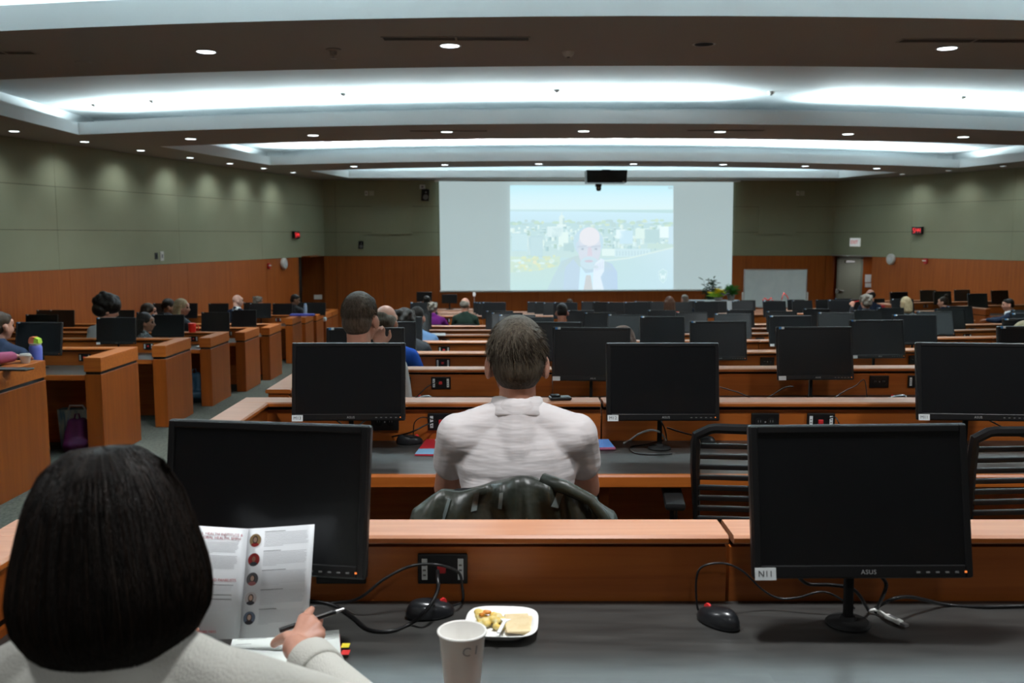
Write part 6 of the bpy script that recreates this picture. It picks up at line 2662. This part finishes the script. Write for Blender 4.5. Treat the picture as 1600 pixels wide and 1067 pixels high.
plant(1112, 26.4, P(1112, 430, 26.4).z - tz, "tall slender green plant before the screen's corner", 'tree', tz)
plant(1142, 25.5, .36, "round bright green fern at the end of the front table", 'fern', tt)
x = P(1126, 465, 25.15).x
t = empty('flower_arrangement', "arrangement of yellow and violet flowers on the front table", 'flowers', (x, 25.42, tt))
m = MB(); m.lathe([(0, 0), (.09, 0), (.12, .09), (.11, .09), (0, .08)], POT, 20); m.build('bowl', t, smooth=True)
r = random.Random(9)
lf = MB()
for k in range(60):
    a2 = r.uniform(0, 6.28)
    leaf(lf, Vector((r.gauss(0, .04), r.gauss(0, .03), .09)), (math.cos(a2), math.sin(a2) * .6, r.uniform(.3, 1.2)), r.uniform(.14, .34), .016, LIME)
lf.build('foliage', t)
for nm, cx, mt, n_, zz_ in (('yellow_flower', -.02, YEL, 20, .22), ('violet_flower', .15, VIO, 6, .16)):
    for k in range(n_):
        p = Vector((cx + r.gauss(0, .07), r.gauss(0, .04), zz_ + r.gauss(0, .035)))
        fl = MB()
        for j in range(7):
            leaf(fl, p, (math.cos(j * .9), math.sin(j * .9), .55), .095, .028, mt)
        fl.build(nm, t)

# lectern console with two monitors and a gooseneck lamp
cx0 = P(640, 480, 25.2).x; cx1 = P(790, 480, 25.2).x
t = empty('lectern_console', "long wooden console at the front below the screen's near corner", 'console', ((cx0 + cx1) / 2, 25.3, tz))
hw = (cx1 - cx0) / 2
m = MB(); m.box((-hw, -.32, .76), (hw, .32, .80), WOODSHEEN, .006); m.build('top', t)
m = MB(); m.box((-hw + .04, -.28, 0), (hw - .04, .28, .76), WOODX); m.build('body', t)
for k in range(4):
    s = -hw + .08 + k * (2 * hw - .16) / 4
    m = MB(); m.box((s, -.295, .08), (s + (2 * hw - .16) / 4 - .03, -.278, .72), WOODZ, .004); m.build('door', t)
cz = tz + .80


def desk_screen(u0, u1, v0, v1, Y, yaw, label, back=False):
    a, b = P(u0, v0, Y), P(u1, v1, Y)
    w, h = (b.x - a.x), a.z - b.z
    t = empty('console_monitor', label, 'monitor', ((a.x + b.x) / 2, Y, cz + .001), R(yaw))
    zc_ = (a.z + b.z) / 2 - cz
    m = MB(); m.box((-w / 2, -.02, zc_ - h / 2), (w / 2, .02, zc_ + h / 2), BLACK, .008, None); m.build('casing', t)
    m = MB(); m.box((-w / 2 + .02, -.023, zc_ - h / 2 + .02), (w / 2 - .02, -.019, zc_ + h / 2 - .02), BLACKM if back else SCREEN); m.build('screen' if not back else 'back_cover', t)
    m = MB(); m.tube([(0, .03, 0.01), (0, .03, zc_)], .02, BLACKM, 10); m.build('stand_post', t)
    m = MB(); m.lathe([(0, 0), (.11, 0), (.11, .012), (0, .016)], BLACKM, 20, Matrix.Translation((0, .03, 0))); m.build('foot', t)


desk_screen(651, 675, 456, 471, 25.25, 0, "black console monitor before the wood panelling, close to the screen's edge")
desk_screen(690, 714.5, 460, 474, 25.3, -8, "black console monitor under the screen's corner, turned away", True)
t = empty('gooseneck_lamp', "small upright light on the console under the screen", 'lamp', (P(741, 470, 25.3).x, 25.3, cz))
m = MB(); m.lathe([(0, 0), (.05, 0), (.05, .015), (0, .02)], BLACK, 16); m.build('base', t)
m = MB(); m.tube([(0, 0, .015), (0, 0, .36)], .01, METAL, 8); m.build('stem', t)
m = MB(); m.lathe([(0, .36), (.03, .36), (.04, .42), (.03, .47), (0, .475)], mat('lamp_glass', (.75, .75, .75), .3, emit=(1, 1, 1), emit_s=.3), 14); m.build('lamp_head', t, smooth=True)

# ------------------------------------------------------------------ render settings
w = bpy.data.worlds.new('world')
SC.world = w
w.use_nodes = True
w.node_tree.nodes['Background'].inputs['Color'].default_value = (.75, .85, .9, 1)
w.node_tree.nodes['Background'].inputs['Strength'].default_value = .02
vs_ = SC.view_settings
vs_.view_transform = 'Standard'
vs_.look = 'None'
vs_.exposure = 0.0
vs_.gamma = 1.0
vs_.use_curve_mapping = False
SC.cycles.max_bounces = 8
SC.cycles.diffuse_bounces = 4
SC.cycles.glossy_bounces = 3
SC.cycles.use_denoising = True
SC.cycles.sample_clamp_indirect = 6.0
